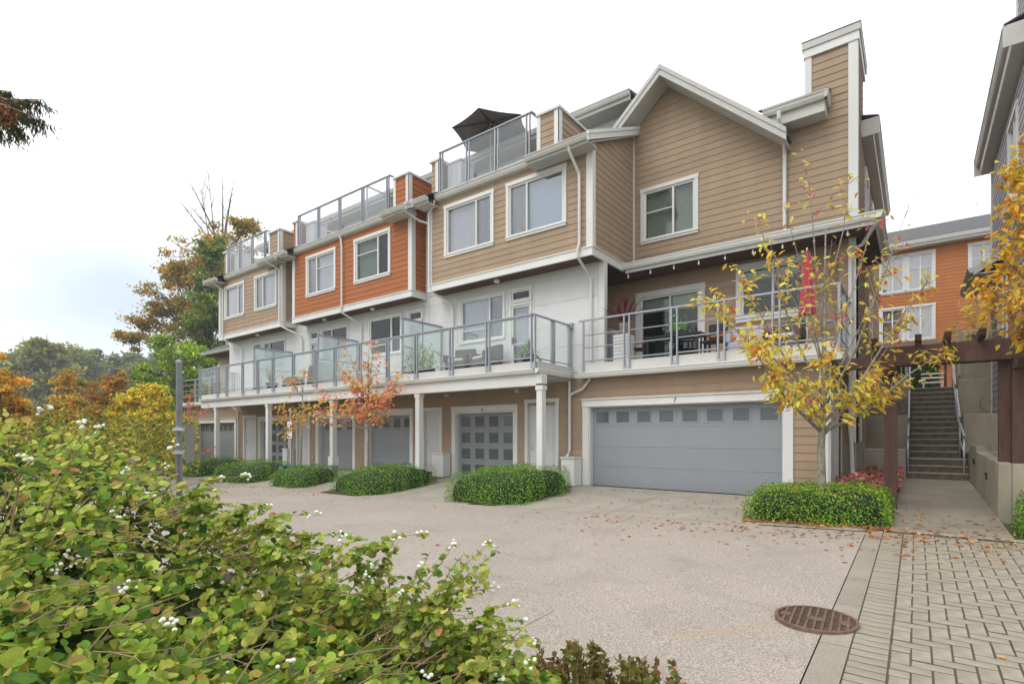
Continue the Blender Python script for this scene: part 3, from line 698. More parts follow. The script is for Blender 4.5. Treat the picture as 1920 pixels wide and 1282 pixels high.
for h, x in ((H6, -9.55), (H6, -12.45), (H5, -17.3), (H5, -13.85), (H3, -24.85)): wall_lamp(h, F0, x+.1, 2.72)
for h, x in ((H6, -9.38), (H5, -13.9), (H5, -20.2)): outlet(h, x, .45)
meter_box(H7, -7.72, -7.31, .78, .45); meter_box(H6, -12.75, -12.25, .80, .4); meter_box(H3, -21.95, -21.6, .8, .4); meter_box(H5, -14.05, -13.75, .35, .3)
# --- lower balcony: deck, beam, columns, glass railing
HS = lambda x: H6 if x > -12.7 else (H5 if x > -21.75 else H3)
BF, RT = 10.99, 4.38                       # railing plane and height
for h, a, b in ((H6, -12.7, -7.62), (H5, -21.75, -12.7), (H3, -26.55, -21.75)):
    MB().box(a, b, BF+.06, WY-.01, 2.93, 3.20).build('balcony_deck', 'eave', h)
    MB().box(a, b, 11.05, 11.30, 2.62, 2.929).build('beam', 'trim', h)
    MB().box(a, b, 11.305, WY-.01, 2.86, 2.928).build('soffit', 'soffit_grey', h)
    MB().box(a, b, BF+.03, BF+.059, 3.00, 3.23).build('fascia', 'eave', h)
    gutter(h, (a, BF+.03, 3.03), (b, BF+.03, 3.03), (0, -1, 0), h=.11, w=.11)
MB().box(-7.60, -7.575, BF+.06, WY-.01, 2.98, 3.23).build('fascia', 'eave', H6)
gutter(H6, (-7.575, BF-.06, 3.03), (-7.575, WY-.02, 3.03), (1, 0, 0), h=.11, w=.11)
MB().box(-7.62, -7.45, 11.05, 11.30, 2.66, 2.9).build('beam', 'trim', H6)
for x, h in ((-25.23, H3), (-20.74, H5), (-16.38, H5), (-12.0, H6), (-7.55, H6)):
    ped = x == -16.38; c_ = MB(); c_.box(x-.085, x+.085, 11.09, 11.27, .62 if ped else -.3, 2.50); o = c_.build('column', 'trim', h, bevel=.005)
    MB().box(x-.11, x+.11, 11.07, 11.29, 2.50, 2.619).build('capital', 'trim', o, bevel=.005)
    if ped: MB().box(x-.13, x+.13, 11.05, 11.31, .30, .62).build('pedestal', 'trim', o, bevel=.006)
    if ped: MB().box(x-.11, x+.11, 11.07, 11.29, -.35, .30).build('footing', 'concrete', o)
px = [-26.52, -24.75, -23.9, -22.49, -21.26, -20.07, -18.62, -17.16, -16.01, -14.62, -13.23, -11.94, -10.49, -9.14, -7.66]
def rail_post(par, x, y, z0, z1, gap=.055, along='x'):
    m_ = MB()
    for s in (-1, 1):
        if along == 'x': m_.box(x+s*gap-.017, x+s*gap+.017, y-.03, y+.03, z0, z1)
        else: m_.box(x-.03, x+.03, y+s*gap-.017, y+s*gap+.017, z0, z1)
    if along == 'x': m_.box(x-gap+.0171, x+gap-.0171, y-.028, y+.028, z0+.02, z0+.16); m_.box(x-gap-.05, x+gap+.05, y-.026, y+.045, z0-.02, z0+.0)
    else: m_.box(x-.028, x+.028, y-gap+.0171, y+gap-.0171, z0+.02, z0+.16)
    m_.build('post', 'metal', par)
rails = {}
for h, a, b in ((H6, -12.7, -7.66), (H5, -21.75, -12.7), (H3, -26.52, -21.75)):
    r = MB(); r.box(a, b, BF-.045, BF+.045, RT, RT+.035); r.box(a, b, BF-.015, BF+.015, RT-.04, RT-.001); rails[h.name] = r.build('railing', 'metal', h)
for i, x in enumerate(px): rail_post(rails[HS(x).name], x, BF, 3.03, RT)
for a, b in zip(px[:-1], px[1:]):
    p = rails[HS((a+b)/2).name]
    MB().box(a+.075, b-.075, BF-.012, BF+.012, 3.30, 3.33).build('lower_rail', 'metal', p)
    MB().box(a+.075, b-.075, BF-.004, BF+.004, 3.335, RT-.045).build('glass_panel', 'rail_glass', p)
r6 = rails[H6.name]
MB().box(-7.70, -7.62, BF-.045, WY-.02, RT+.0005, RT+.0355).build('side_rail', 'metal', r6); MB().box(-7.74, -7.58, WY-.12, WY-.0125, RT-.06, RT+.09).build('wall_bracket', 'metal', r6)
for y in (11.9, 12.75): rail_post(r6, -7.66, y, 3.0, RT, along='y')
for a, b in ((BF+.09, 11.82), (11.98, 12.67)):
    MB().box(-7.664, -7.656, a, b, 3.335, RT-.045).build('glass_panel', 'rail_glass', r6); MB().box(-7.672, -7.648, a, b, 3.30, 3.33).build('lower_rail', 'metal', r6)
# left end of the balcony turns back to the wall
r3 = rails[H3.name]
MB().box(-26.56, -26.48, BF, WY-.1, RT+.0005, RT+.0355).build('side_rail', 'metal', r3)
for y in (11.7, 12.5): rail_post(r3, -26.52, y, 3.0, RT, along='y')
# privacy screens between balconies
for x, h in ((-21.76, H3), (-17.18, H5), (-12.66, H6)):
    s = MB(); s.box(x-.02, x+.02, BF+.08, BF+.13, 3.2, 4.98); s.box(x-.02, x+.02, WY-.09, WY-.03, 3.2, 4.95); s.box(x-.025, x+.025, BF+.08, WY-.03, 4.95, 5.01); s.box(x-.02, x+.02, BF+.13, WY-.09, 3.28, 3.33); s.box(x-.018, x+.018, 11.92, 11.96, 3.33, 4.95); s.box(x-.018, x+.018, BF+.13, WY-.09, 4.1, 4.13)
    o = s.build('privacy_screen', 'metal', h)
    MB().box(x-.004, x+.004, BF+.13, 11.92, 3.33, 4.95).build('glass_panel', 'frost', o); MB().box(x-.004, x+.004, 11.96, WY-.09, 3.33, 4.95).build('glass_panel', 'frost', o)
# --- second floors: white panels
def balcony_door(house, x0, x1, transom=True, z0=3.2):
    T = F0
    w, q = window(house, T, x0, x1, z0, 5.30 if transom else 5.75, None, trim=.06, fill='curtain', sill=False, name='balcony_door', roomd=1.2, muntin=4.1)
    MB(T).box(x0+.12, x0+.15, .02, .07, 4.1, 4.3).build('handle', 'dark', w)
    if transom: window(house, T, x0, x1, 5.32, 5.76, None, trim=.06, sill=False, name='transom_window', roomd=1.2, gl='win_dark')
ZS = [3.16, 3.85, 4.45, 5.12, 5.78, 6.05]
def second_floor(house, x0, x1, wins, doors, xs):
    holes = []
    for (a, b, c, d, sp, ms, fl, fl2) in wins:
        window(house, F0, a, b, c, d, sp, c+.42, trim=.06, fill=fl, fill2=fl2, sill=False, mside=ms, gl='win' if fl == 'curtain' else 'win_dark', roomm='room' if fl == 'curtain' else 'green_room'); holes.append(hole(a, b, c, d, .06))
    for (a, b) in doors:
        balcony_door(house, a, b); holes.append(hole(a, b, 3.2, 5.30, .06)); holes.append(hole(a, b, 5.32, 5.76, .06))
    w = wall_body(house, F0, x0, x1, 3.141, 6.1, holes, 'panel', th=.12, name='upper_wall')
    hh = [(h[0]-.06, h[1]+.06, h[2]-.06, h[3]+.066) for h in holes]
    panels(w, F0, sorted(set([x0, x1]+xs)), ZS, hh)
    return w
second_floor(H6, -13.25, -6.64, [(-11.85, -9.98, 4.30, 5.76, -10.6, 0, 'curtain', 'screen')], [(-9.80, -8.98)], [-11.95, -9.88, -8.9, -6.82])
second_floor(H5, -21.6, -13.252, [(-16.53, -14.66, 4.30, 5.76, -15.25, 0, 'x', 'x'), (-19.62, -17.80, 4.30, 5.76, -18.9, 1, 'x', 'x')], [(-20.46, -19.80), (-14.34, -13.58)], [-21.0, -20.55, -17.7, -16.62, -14.55, -13.5])
second_floor(H3, -27.6, -21.602, [(-24.32, -22.35, 4.30, 5.72, -23.73, 1, 'x', 'x')], [(-25.2, -24.42)], [-26.4, -25.3, -22.2])
MB(F0).box(-6.80, -6.636, .0125, .03, 3.16, 6.0).build('corner_board', 'trim', H6); MB().box(-6.639, -6.62, WY-.03, WY+.14, 3.16, 6.0).build('corner_board', 'trim', H6)
MB(F0).box(-13.7, -7.0, .0, .03, 3.10, 3.158).build('flashing', 'trim', H6); MB(F0).box(-7.0, -6.63, .0, .03, 3.10, 3.158).build('flashing', 'trim', H6)
# --- third-floor bays
ZB0, ZB1 = 6.00, 6.23
def bay(house, x0, x1, y1, wins, m, deck, par_r, ez=8.85, rlen=.45, lret=False, barge=True):
    """projecting bay: bottom band, soffit, boards, windows, eave, shed roof, roof deck with glass railing"""
    T = front(BY); roof = lambda y: ez+.02+.5*(y-11.72)
    holes = []
    for (a, b, c, d, sp, fl, fl2, mu, ms, g1, g2) in wins:
        window(house, T, a, b, c, d, sp, mu, fill=fl, fill2=fl2, mside=ms, gl=g1, gl2=g2); holes.append(hole(a, b, c, d))
    w = wall_body(house, T, x0, x1, ZB1, 9.0, holes, m, name='bay_wall')
    boards(w, T, x0+.15, x1-.15, ZB1, 8.98, [(h[0]-.06, h[1]+.06, h[2]-.06, h[3]+.06) for h in holes], m)
    for a, b in ((x0, x0+.15), (x1-.15, x1)): MB(T).box(a, b, 0, .036, ZB1, 8.98).build('corner_board', 'trim', house)
    # side wall facing the right
    TR = right(x1); wr = wall_body(house, TR, BY+.0, y1, ZB1, 8.9, [], m, name='bay_side_wall')
    MB(TR).prism([(BY, -.14, 8.9), (y1, -.14, 8.9), (y1, -.14, roof(y1)-.1), (BY, -.14, 8.97)], (0, .14, 0)).build('bay_side_gable', m, house)
    boards(wr, TR, BY+.13, y1, ZB1, roof(y1)-.2, [], m, lo=lambda z: max(BY+.13, 11.72+(z-ez+.12)/.5))
    MB(TR).box(BY-.034, BY+.13, .0, .036, ZB1, 8.98).build('corner_board', 'trim', house)
    TL = left(x0); wl = wall_body(house, TL, BY, y1, ZB1, 8.9, [], m, name='bay_side_wall'); boards(wl, TL, BY+.13, y1, ZB1, 8.9, [], m); MB(TL).box(BY-.034, BY+.13, 0, .036, ZB1, 8.98).build('corner_board', 'trim', house)
    # bottom band and brown soffit
    MB(T).box(x0-.03, x1+.03, 0, .05, ZB0, ZB1-.03).build('band_board', 'trim', house); MB(T).box(x0-.05, x1+.05, 0, .075, ZB1-.03, ZB1).build('drip_cap', 'trim', house)
    MB(TR).box(BY, y1, .0, .05, ZB0, ZB1-.03).build('band_board', 'trim', house); MB(TR).box(BY, y1, 0, .075, ZB1-.0295, ZB1+.0005).build('drip_cap', 'trim', house)
    MB(TL).box(BY, min(y1, WY+.3), .0, .05, ZB0, ZB1-.03).build('band_board', 'trim', house)
    MB().box(x0, x1, BY+.001, (y1 if house == H6 else min(y1, WY)), ZB0+.03, ZB0+.06).build('soffit', 'soffit_brown', house)
    # eaves (outside the roof deck) and shed roof
    d0, d1 = deck
    for a, b, nm in ((x0-rlen, d0, 0), (d1, x1+rlen, 1)):
        MB().box(a, b, 11.74, BY-.037, ez-.20, ez-.17).build('eave_soffit', 'soffit_grey', house)
        MB().box(a, b, 11.72, 11.745, ez-.2, ez-.02).build('fascia', 'eave', house)
        gutter(house, (a, 11.72, ez), (b, 11.72, ez), (0, -1, 0), 'eave', h=.14, w=.13)
        MB().prism([(a, 11.62, ez), (a, 11.62, ez+.02), (a, 15.0, roof(15.0)+.06), (a, 15.0, roof(15.0)+.03)], (b-a, 0, 0)).build('roof', 'roof', house)
        xe = a if nm == 0 else b; s = -1 if nm == 0 else 1
        MB().prism([(xe, 11.62, ez+.018), (xe, 15.0, roof(15.0)+.02), (xe, 15.0, roof(15.0)-.2), (xe, 11.62, ez-.20)], (s*.028, 0, 0)).build('barge_board', 'trim', house)
        MB().prism([(xe, 11.6, ez+.03), (xe, 15.0, roof(15.0)+.04), (xe, 15.0, roof(15.0)-.05), (xe, 11.6, ez-.06)], (s*.05, 0, 0)).build('barge_trim', 'trim', house)
        # flat boxed soffit between wall side and barge
        lo_, hi_ = (a, x0-.04) if nm == 0 else (x1+.04, b)
        if hi_-lo_ > .05: MB().prism([(lo_, 11.745, ez-.205), (lo_, 15, roof(15)-.22), (lo_, 15, roof(15)-.19), (lo_, 11.745, ez-.175)], (hi_-lo_, 0, 0)).build('rake_soffit', 'soffit_grey', house)
    # roof deck floor, its fascia/gutter, parapet cheeks
    MB().box(d0, d1, BY-.02, 14.9, 8.86, 9.0).build('deck_floor', 'concrete', house)
    MB(T).box(d0, d1, .02, .05, 8.80, 9.02).build('fascia', 'eave', house); gutter(house, (d0-.02, BY-.05, 9.0), (d1+.02, BY-.05, 9.0), (0, -1, 0), 'eave', h=.17, w=.15)
    for a, b, cb in ((x0+.03 if lret else d0-.32, d0, 0), (d1+.08, par_r, 1)):
        pz = 10.16
        pb = MB().box(a, b, BY+.02, 14.9, 8.95, pz).build('parapet', m, house)
        boards(pb, front(BY+.02), a, b, 9.0, pz, [], m); boards(pb, right(b), BY+.15, 14.8, 9.0, pz, [], m); boards(pb, left(a), BY+.15, 14.8, 9.0, pz, [], m)
        MB(front(BY+.02)).box(b-.13, b+.03, 0, .034, 8.9, pz).build('corner_board', 'trim', pb); MB(right(b)).box(BY-.014, BY+.14, .0, .034, 8.9, pz).build('corner_board', 'trim', pb)
        if cb == 1: MB(front(BY+.02)).box(a-.06, a+.06, 0, .033, 8.9, pz).build('corner_board', 'trim', pb)
        MB().box(a-.07, b+.07, BY-.05, 15.0, pz, pz+.07).build('coping', 'trim', pb)
    # railing
    ry, rt, r0 = BY-.0, 10.36, 9.1
    r = MB(); r.box(d0+.02, d1-.12, ry-.04, ry+.04, rt, rt+.035); r.box(d1-.2, d1-.12, ry+.04, ry+.7, rt, rt+.035); rl = r.build('deck_railing', 'metal', house)
    n = 3 if d1-d0 < 4.2 else 4
    pp = [d0+.12+(d1-d0-.4)*k/n for k in range(n+1)]
    for x in pp: rail_post(rl, x, ry-.0, 8.95, rt)
    for a, b in zip(pp[:-1], pp[1:]):
        MB().box(a+.075, b-.075, ry-.012, ry+.012, 9.12, 9.15).build('lower_rail', 'metal', rl); MB().box(a+.075, b-.075, ry-.004, ry+.004, 9.152, rt-.01).build('glass_panel', 'deck_glass', rl)
    MB().box(d1-.165, d1-.155, ry+.1, ry+.65, 9.152, rt-.01).build('glass_panel', 'deck_glass', rl)
    # set-back top storey behind the deck
    tw = MB().box(x0-.3, x1+.2, 14.9, 15.1, 8.9, 11.1).build('top_storey_wall', 'white', house); boards(tw, front(14.9), x0-.3, x1+.2, 9.05, 11.05, [], 'white')
    MB().box(x0-.3, x1+.5 if house != H6 else x1+.1, 14.3, 14.9, 11.02, 11.05).build('eave_soffit', 'soffit_grey', house)
    xe = x1+.5 if house != H6 else x1+.1
    MB().box(x0-.3, xe, 14.27, 14.3, 11.02, 11.2).build('fascia', 'eave', house); gutter(house, (x0-.3, 14.27, 11.27), (xe, 14.27, 11.27), (0, -1, 0), 'eave', h=.15)
    MB().prism([(x0-.3, 14.2, 11.27), (x0-.3, 14.2, 11.30), (x0-.3, 19, 12.3), (x0-.3, 24, 11.3), (x0-.3, 24, 11.27)], (xe-x0+.3, 0, 0)).build('roof', 'roof', house)
    return w
bay(H6, -12.62, -6.66, 14.70, [(-11.92, -9.90, 6.95, 8.61, -10.60, 'curtain', 'screen', None, None, 'win', None), (-9.44, -7.41, 6.95, 8.61, -8.72, 'screen', 'painted_sky', None, None, 'win', 'win')], 'tan', (-12.2, -8.40), -7.68, rlen=.18)
bay(H5, -20.67, -13.45, 12.83, [(-19.69, -17.69, 6.91, 8.57, -18.98, 'screen', 'curtain', 7.95, 1, 'win', None), (-16.55, -14.51, 6.91, 8.57, -15.2, 'blind', 'x', 7.95, 0, 'win_dark', 'win_dark')], 'orange', (-20.35, -14.40), -13.62, rlen=.30)
bay(H3, -27.25, -21.52, 12.83, [(-26.70, -24.76, 6.91, 8.52, -25.37, 'curtain', 'screen', None, None, 'win', None), (-23.84, -21.93, 6.91, 8.52, -23.13, 'screen', 'curtain', None, None, 'win', None)], 'tan', (-26.45, -22.65), -21.75, rlen=.42)
# recess walls between bays
for h, a, b in ((H6, -13.25, -12.76), (H5, -21.4, -20.81)):
    w = MB(F0).box(a-.2, b+.14, -.12, 0, 6.1, 9.1).build('recess_wall', 'panel', h); boards(w, F0, a-.2, b+.14, 6.1, 9.0, [], 'white')
# --- soffit lamps
for h, x in ((H6, -10.05), (H5, -15.9), (H5, -18.9), (H3, -24.2)):
    p = (x, 12.5, ZB0+.03); MB().lathe((p[0], p[1], p[2]-.09), [(.04, 0), (.085, .02), (.09, .06), (.09, .09)], 14).build('soffit_lamp', 'bulb', h, smooth=True)
# --- downspouts
def spout(h, pts, r=.037): pipe(h, pts, r)
Yd = BY-.10
spout(H6, [(-7.05, 11.68, 8.75), (-7.05, 11.72, 8.6), (-6.98, 12.08, 8.15), (-6.98, Yd, 8.0), (-6.98, Yd, 6.35), (-7.02, Yd-.03, 6.15), (-7.02, Yd-.02, 6.0), (-7.0, WY-.12, 5.62), (-7.0, WY-.08, 5.45), (-7.0, WY-.08, 3.25), (-7.0, WY-.13, 3.12), (-7.02, WY-.13, 2.85), (-7.25, WY-.10, 2.62), (-7.6, WY-.09, 2.5), (-7.66, WY-.09, 2.42)])
spout(H6, [(-7.66, WY-.1, 2.93), (-7.66, WY-.09, .95), (-7.70, WY-.12, .82), (-7.78, WY-.16, .72), (-7.78, WY-.16, .12)])
spout(H6, [(-12.25, BY-.14, 8.85), (-12.3, BY-.12, 8.7), (-12.55, BY-.09, 8.5), (-12.55, BY-.09, 6.2), (-12.5, BY-.05, 6.0), (-12.1, WY-.15, 5.62), (-12.1, WY-.09, 5.5), (-12.1, WY-.09, 4.9)])
spout(H5, [(-17.28, BY-.14, 8.85), (-17.25, BY-.10, 8.72), (-17.2, BY-.10, 8.4), (-17.2, BY-.10, 6.3), (-17.25, BY-.10, 6.0), (-16.9, WY-.14, 5.6), (-16.9, WY-.09, 5.45), (-16.9, WY-.09, 4.9)])
spout(H5, [(-13.3, 11.66, 8.7), (-13.1, 12.2, 8.45), (-12.72, 12.5, 8.3)])
spout(H3, [(-21.9, 11.66, 8.72), (-21.6, Yd, 8.4), (-21.6, Yd, 6.15), (-21.5, Yd, 6.0), (-20.95, WY-.14, 5.6), (-20.95, WY-.09, 5.5), (-20.95, WY-.09, 4.9)])
spout(H3, [(-26.9, 11.66, 8.72), (-26.75, Yd, 8.4), (-26.75, Yd, 6.3), (-26.7, Yd, 6.0), (-26.2, WY-.14, 5.6), (-26.2, WY-.09, 5.45), (-26.2, WY-.09, 3.3)])
spout(H3, [(-26.9, WY-.3, 2.8), (-26.75, WY-.2, 2.7), (-26.55, WY-.1, 2.55), (-26.55, WY-.09, .1)])
# --- far end: skirt roof and wall of the end unit
wE = MB(front(14.9)).box(-33.2, -27.3, -.14, 0, 3.1, 6.0).build('upper_wall', 'tan', H3); boards(wE, front(14.9), -33.2, -27.3, 3.2, 6.0)
MB().box(-33.2, -27.3, 12.6, 14.9, 2.9, 3.16).build('balcony_deck', 'eave', H3); gutter(H3, (-33.2, 12.6, 3.03), (-26.6, 12.6, 3.03), (0, -1, 0), h=.11)
MB().box(-33.2, -27.3, 13.94, 14.9, 6.0, 6.03).build('soffit', 'soffit_brown', H3); gutter(H3, (-33.4, 13.94, 6.14), (-27.3, 13.94, 6.14), (0, -1, 0), 'eave')
MB().prism([(-33.4, 13.85, 6.14), (-33.4, 13.85, 6.17), (-33.4, 14.8, 6.65), (-33.4, 14.9, 6.6)], (6.1, 0, 0)).build('skirt_roof', 'roof', H3)
wL = MB(left(-33.2)).box(12.9, 24, -.14, 0, 0, 3.0).build('side_wall', 'tan', H3)
re = MB().box(-33, -26.6, 12.66, 12.74, RT, RT+.035); 
for z in (3.5, 3.8, 4.1): re.box(-33, -26.6, 12.69, 12.71, z, z+.025)
ro = re.build('railing', 'metal', H3)
for x in (-32.9, -31.2, -29.5, -27.8): rail_post(ro, x, 12.7, 3.0, RT)
# --- house 7: side entry, balcony, skirt, gable, chimney
XR = -1.11                                  # right-hand wall of the house
T7 = front(GY)
MB(F0).box(-1.62, -1.44, -.1, .034, .0, 3.0).build('corner_board', 'trim', H7)
TS = right(-1.45)
hd = white_door(H7, 13.02, 14.22, 2.32, TS, .05)
ws = wall_body(H7, TS, WY-.0, GY, -.1, 3.0, [hd], 'tan', name='side_wall'); boards(ws, TS, WY+.1, GY, .1, 3.0, [(hd[0]-.06, hd[1]+.06, hd[2], hd[3])])
MB(TS).box(WY-.034, WY+.1, .0, .034, 0, 3.0).build('corner_board', 'trim', H7)
lb = MB(TS).box(14.42, 14.54, .02, .12, 1.65, 1.95).build('wall_lantern', 'dark', H7); MB(TS).box(14.435, 14.525, .03, .125, 1.72, 1.88).build('lamp_glass', 'bulb', lb)
# rear volume on its concrete base
TB = right(XR)
wb = wall_body(H7, TB, GY, 24.0, 1.2, 6.0, [], 'tan', name='side_wall')
boards(wb, TB, GY+.0, 24.0, 1.2, 6.0, hi=lambda z: 15.65 if z < 1.95 else (16.9 if z < 2.9 else 24.0))
MB(T7).box(-1.26, XR+.036, -.1, .034, 1.2, 6.0).build('corner_board', 'trim', H7); wq = MB(T7).box(-1.46, -1.261, -.1, 0, 1.2, 6.0).build('corner_wall', 'tan', H7); boards(wq, T7, -1.45, -1.262, 1.2, 6.0); MB(TB).box(GY-.034, GY+.14, 0, .036, 1.2, 6.0).build('corner_board', 'trim', H7)
MB().box(-1.45, XR-.005, GY+.0, 18, -.2, 1.199).build('foundation', 'concrete', H7)
MB(TB).box(15.62, 15.68, .0, .04, 1.2, 1.95).build('corner_board', 'trim', H7); MB(TB).box(16.87, 16.93, .0, .04, 1.95, 2.9).build('corner_board', 'trim', H7)
lb = MB(TB).box(16.5, 16.62, .02, .16, 2.42, 2.75).build('wall_lantern', 'dark', H7); MB(TB).box(16.48, 16.5, .03, .15, 2.5, 2.68).build('lamp_glass', 'bulb', lb)
# balcony over the garage
MB().box(-7.3, -1.30, 12.62, 14.9, 2.93, 3.20).build('balcony_deck', 'soffit_grey', H7)
MB().box(-7.3, -1.30, 12.585, 12.619, 2.97, 3.28).build('fascia', 'eave', H7); MB().box(-1.30, -1.27, 12.585, 14.69, 2.97, 3.28).build('fascia', 'eave', H7)
gutter(H7, (-7.36, 12.585, 3.03), (-1.15, 12.585, 3.03), (0, -1, 0), h=.14, w=.13); gutter(H7, (-1.27, 12.46, 3.03), (-1.27, 14.69, 3.03), (1, 0, 0), h=.14, w=.13)
ry = 12.56; X0, X1 = -7.12, -1.24
r = MB(); r.box(X0-.12, X1, ry-.035, ry+.035, RT+.03, RT+.07); r.box(X1-.035, X1+.035, ry, GY-.02, RT+.031, RT+.069)
rl7 = r.build('railing', 'metal', H7)
p7 = [X0, -5.86, -4.63, -3.54, -2.4, X1]
for x in p7[1:-1]: rail_post(rl7, x, ry, 2.95, RT+.03, gap=.07)
for x in (p7[0], p7[-1]): MB().box(x-.025, x+.025, ry-.025, ry+.025, 2.95, RT+.03).build('post', 'metal', rl7)
for z in (3.34, 3.70, 4.03):
    for a, b in zip(p7[:-1], p7[1:]): MB().tube([(a+.05, ry, z), (b-.05, ry, z)], .016 if z > 3.4 else .02, 6).build('bar', 'metal', rl7)
    MB().tube([(X1, ry+.03, z), (X1, GY-.05, z)], .016, 6).build('bar', 'metal', rl7)
rail_post(rl7, X1, 13.5, 3.0, RT+.03, along='y'); MB().box(X1-.06, X1+.06, GY-.04, GY+.0, RT-.05, RT+.1).build('wall_bracket', 'metal', rl7)
MB().box(X1-.004, X1+.004, ry+.05, 13.4, 3.36, RT).build('glass_panel', 'rail_glass', rl7); MB().box(X1-.004, X1+.004, 13.6, GY-.06, 3.36, RT).build('glass_panel', 'rail_glass', rl7)
# recessed second-floor wall
Y2 = 14.92; T2 = front(Y2); holes = []
w_, q_ = window(H7, T2, -6.66, -4.63, 3.24, 5.57, -5.62, None, trim=.15, fill='blind_top', gl='win_dark', sill=False, name='patio_door', roomm='green_room', roomd=2.5); holes.append(hole(-6.66, -4.63, 3.24, 5.57, .15))
MB(T2).box(-4.9, -4.86, .02, .06, 4.1, 4.35).build('handle', 'dark', w_)
window(H7, T2, -3.82, -2.08, 4.33, 5.87, -2.92, None, trim=.13, fill='blind_top', gl='win_dark', roomm='green_room', roomd=2.5); holes.append(hole(-3.82, -2.08, 4.33, 5.87, .13))
w2 = wall_body(H7, T2, -7.9, XR, 3.0, 6.0, holes, 'tan', name='upper_wall')
boards(w2, T2, -7.9, XR-.02, 3.2, 6.0, [(h[0]-.06, h[1]+.06, h[2]-.06, h[3]+.06) for h in holes])
MB().box(-7.95, -7.8, WY+.02, Y2, 3.16, 6.0).build('side_wall', 'tan', H7)
wall_lamp(H7, T2, -7.25, 5.25)
ln = MB(T2).box(-4.40, -4.28, .03, .15, 4.98, 5.18).build('wall_lantern', 'dark', H7); MB(T2).box(-4.385, -4.295, .05, .16, 5.02, 5.14).build('lamp_glass', 'bulb', ln)
# skirt roof over the balcony with gutter all round
SK = 13.94; SX = -.72
MB().box(-7.8, SX-.02, SK+.03, Y2-.005, 5.96, 5.99).build('soffit', 'soffit_brown', H7); MB().box(XR+.001, SX-.02, Y2-.004, 17.4, 5.96, 5.99).build('soffit', 'soffit_brown', H7)
MB().box(-6.55, SX, SK, SK+.029, 5.93, 6.14).build('fascia', 'trim', H7); MB().box(SX-.0, SX+.028, SK, 17.4, 5.93, 6.14).build('fascia', 'trim', H7)
gutter(H7, (-6.62, SK, 6.17), (SX+.14, SK, 6.17), (0, -1, 0), h=.15, w=.14); gutter(H7, (SX+.028, SK-.13, 6.17), (SX+.028, 17.4, 6.17), (1, 0, 0), h=.15, w=.14)
MB().prism([(-6.6, SK, 6.18), (-6.6, SK, 6.2), (-6.6, GY, 6.30), (-6.6, GY, 6.18)], (SX+6.6, 0, 0)).build('skirt_roof', 'roof', H7)
MB().prism([(SX, GY, 6.185), (SX, GY, 6.2), (XR, GY, 6.28), (XR, GY, 6.185)], (0, 2.7, 0)).build('skirt_roof', 'roof', H7)
# gable wall
AX, AZ, SLP = -5.58, 11.18, .90
holes = [hole(-6.41, -4.74, 6.90, 8.51)]
window(H7, T7, -6.41, -4.74, 6.90, 8.51, -5.45, 7.80, fill='blind', fill2='blind', mside=0, gl='win_dark')
wg = wall_body(H7, T7, -6.64, XR, 6.0, 8.6, holes, 'tan', name='gable_wall')
MB(T7).prism([(-6.64, -.14, 8.6), (-2.72, -.14, 8.6), (AX, -.14, AZ), (-6.64, -.14, AZ-SLP*(AX+6.64))], (0, .14, 0)).build('gable_peak', 'tan', H7)
MB(T7).box(-2.72, XR, -.14, 0, 8.6, 9.3).build('gable_shoulder', 'tan', H7)
def ghi(z): return XR-.15 if z < 8.72 else AX+(AZ-z)/SLP
def glo(z): return -6.62 if z < AZ-SLP*(AX+6.64) else AX-(AZ-z)/SLP
hh = [(h[0]-.06, h[1]+.06, h[2]-.06, h[3]+.06) for h in holes]
boards(wg, T7, -6.62, XR-.15, 6.2, AZ-.02, hh, lo=glo, hi=ghi)
boards(wg, T7, -3.0, XR-.15, 6.2+EXP*15, 9.36, [], lo=lambda z: max(-2.72, AX+(AZ-z)/SLP+.05))
MB(T7).box(-6.655, -6.60, .0, .03, 6.2, 10.3).build('corner_board', 'trim', H7)
# chimney
CZ = 10.62; CX = -2.13
ch = MB().box(CX, XR, GY, 16.5, 9.2, CZ).build('chimney', 'tan', H7)
boards(ch, T7, CX+.1, XR-.15, 9.36+.05, CZ-.12); boards(ch, TB, GY+.14, 16.5, 9.3, CZ); boards(ch, left(CX), GY+.12, 16.5, 9.3, CZ)
MB(T7).box(CX-.034, CX+.11, 0, .036, 9.2, CZ).build('corner_board', 'trim', ch)
MB(T7).box(XR-.155, XR+.034, 0, .036, 6.2, CZ).build('corner_board', 'trim', H7); MB(TB).box(GY-.034, GY+.14, 0, .036, 6.2, CZ).build('corner_board', 'trim', H7)
MB().box(CX-.06, XR+.06, GY-.06, 16.56, CZ-.10, CZ+.10).build('cap_band', 'trim', ch); MB().box(CX-.09, XR+.09, GY-.09, 16.6, CZ+.10, CZ+.26).build('cap', 'eave', ch); MB().box(CX-.1, XR+.1, GY-.1, 16.61, CZ+.26, CZ+.28).build('cap_flashing', 'roof', ch)
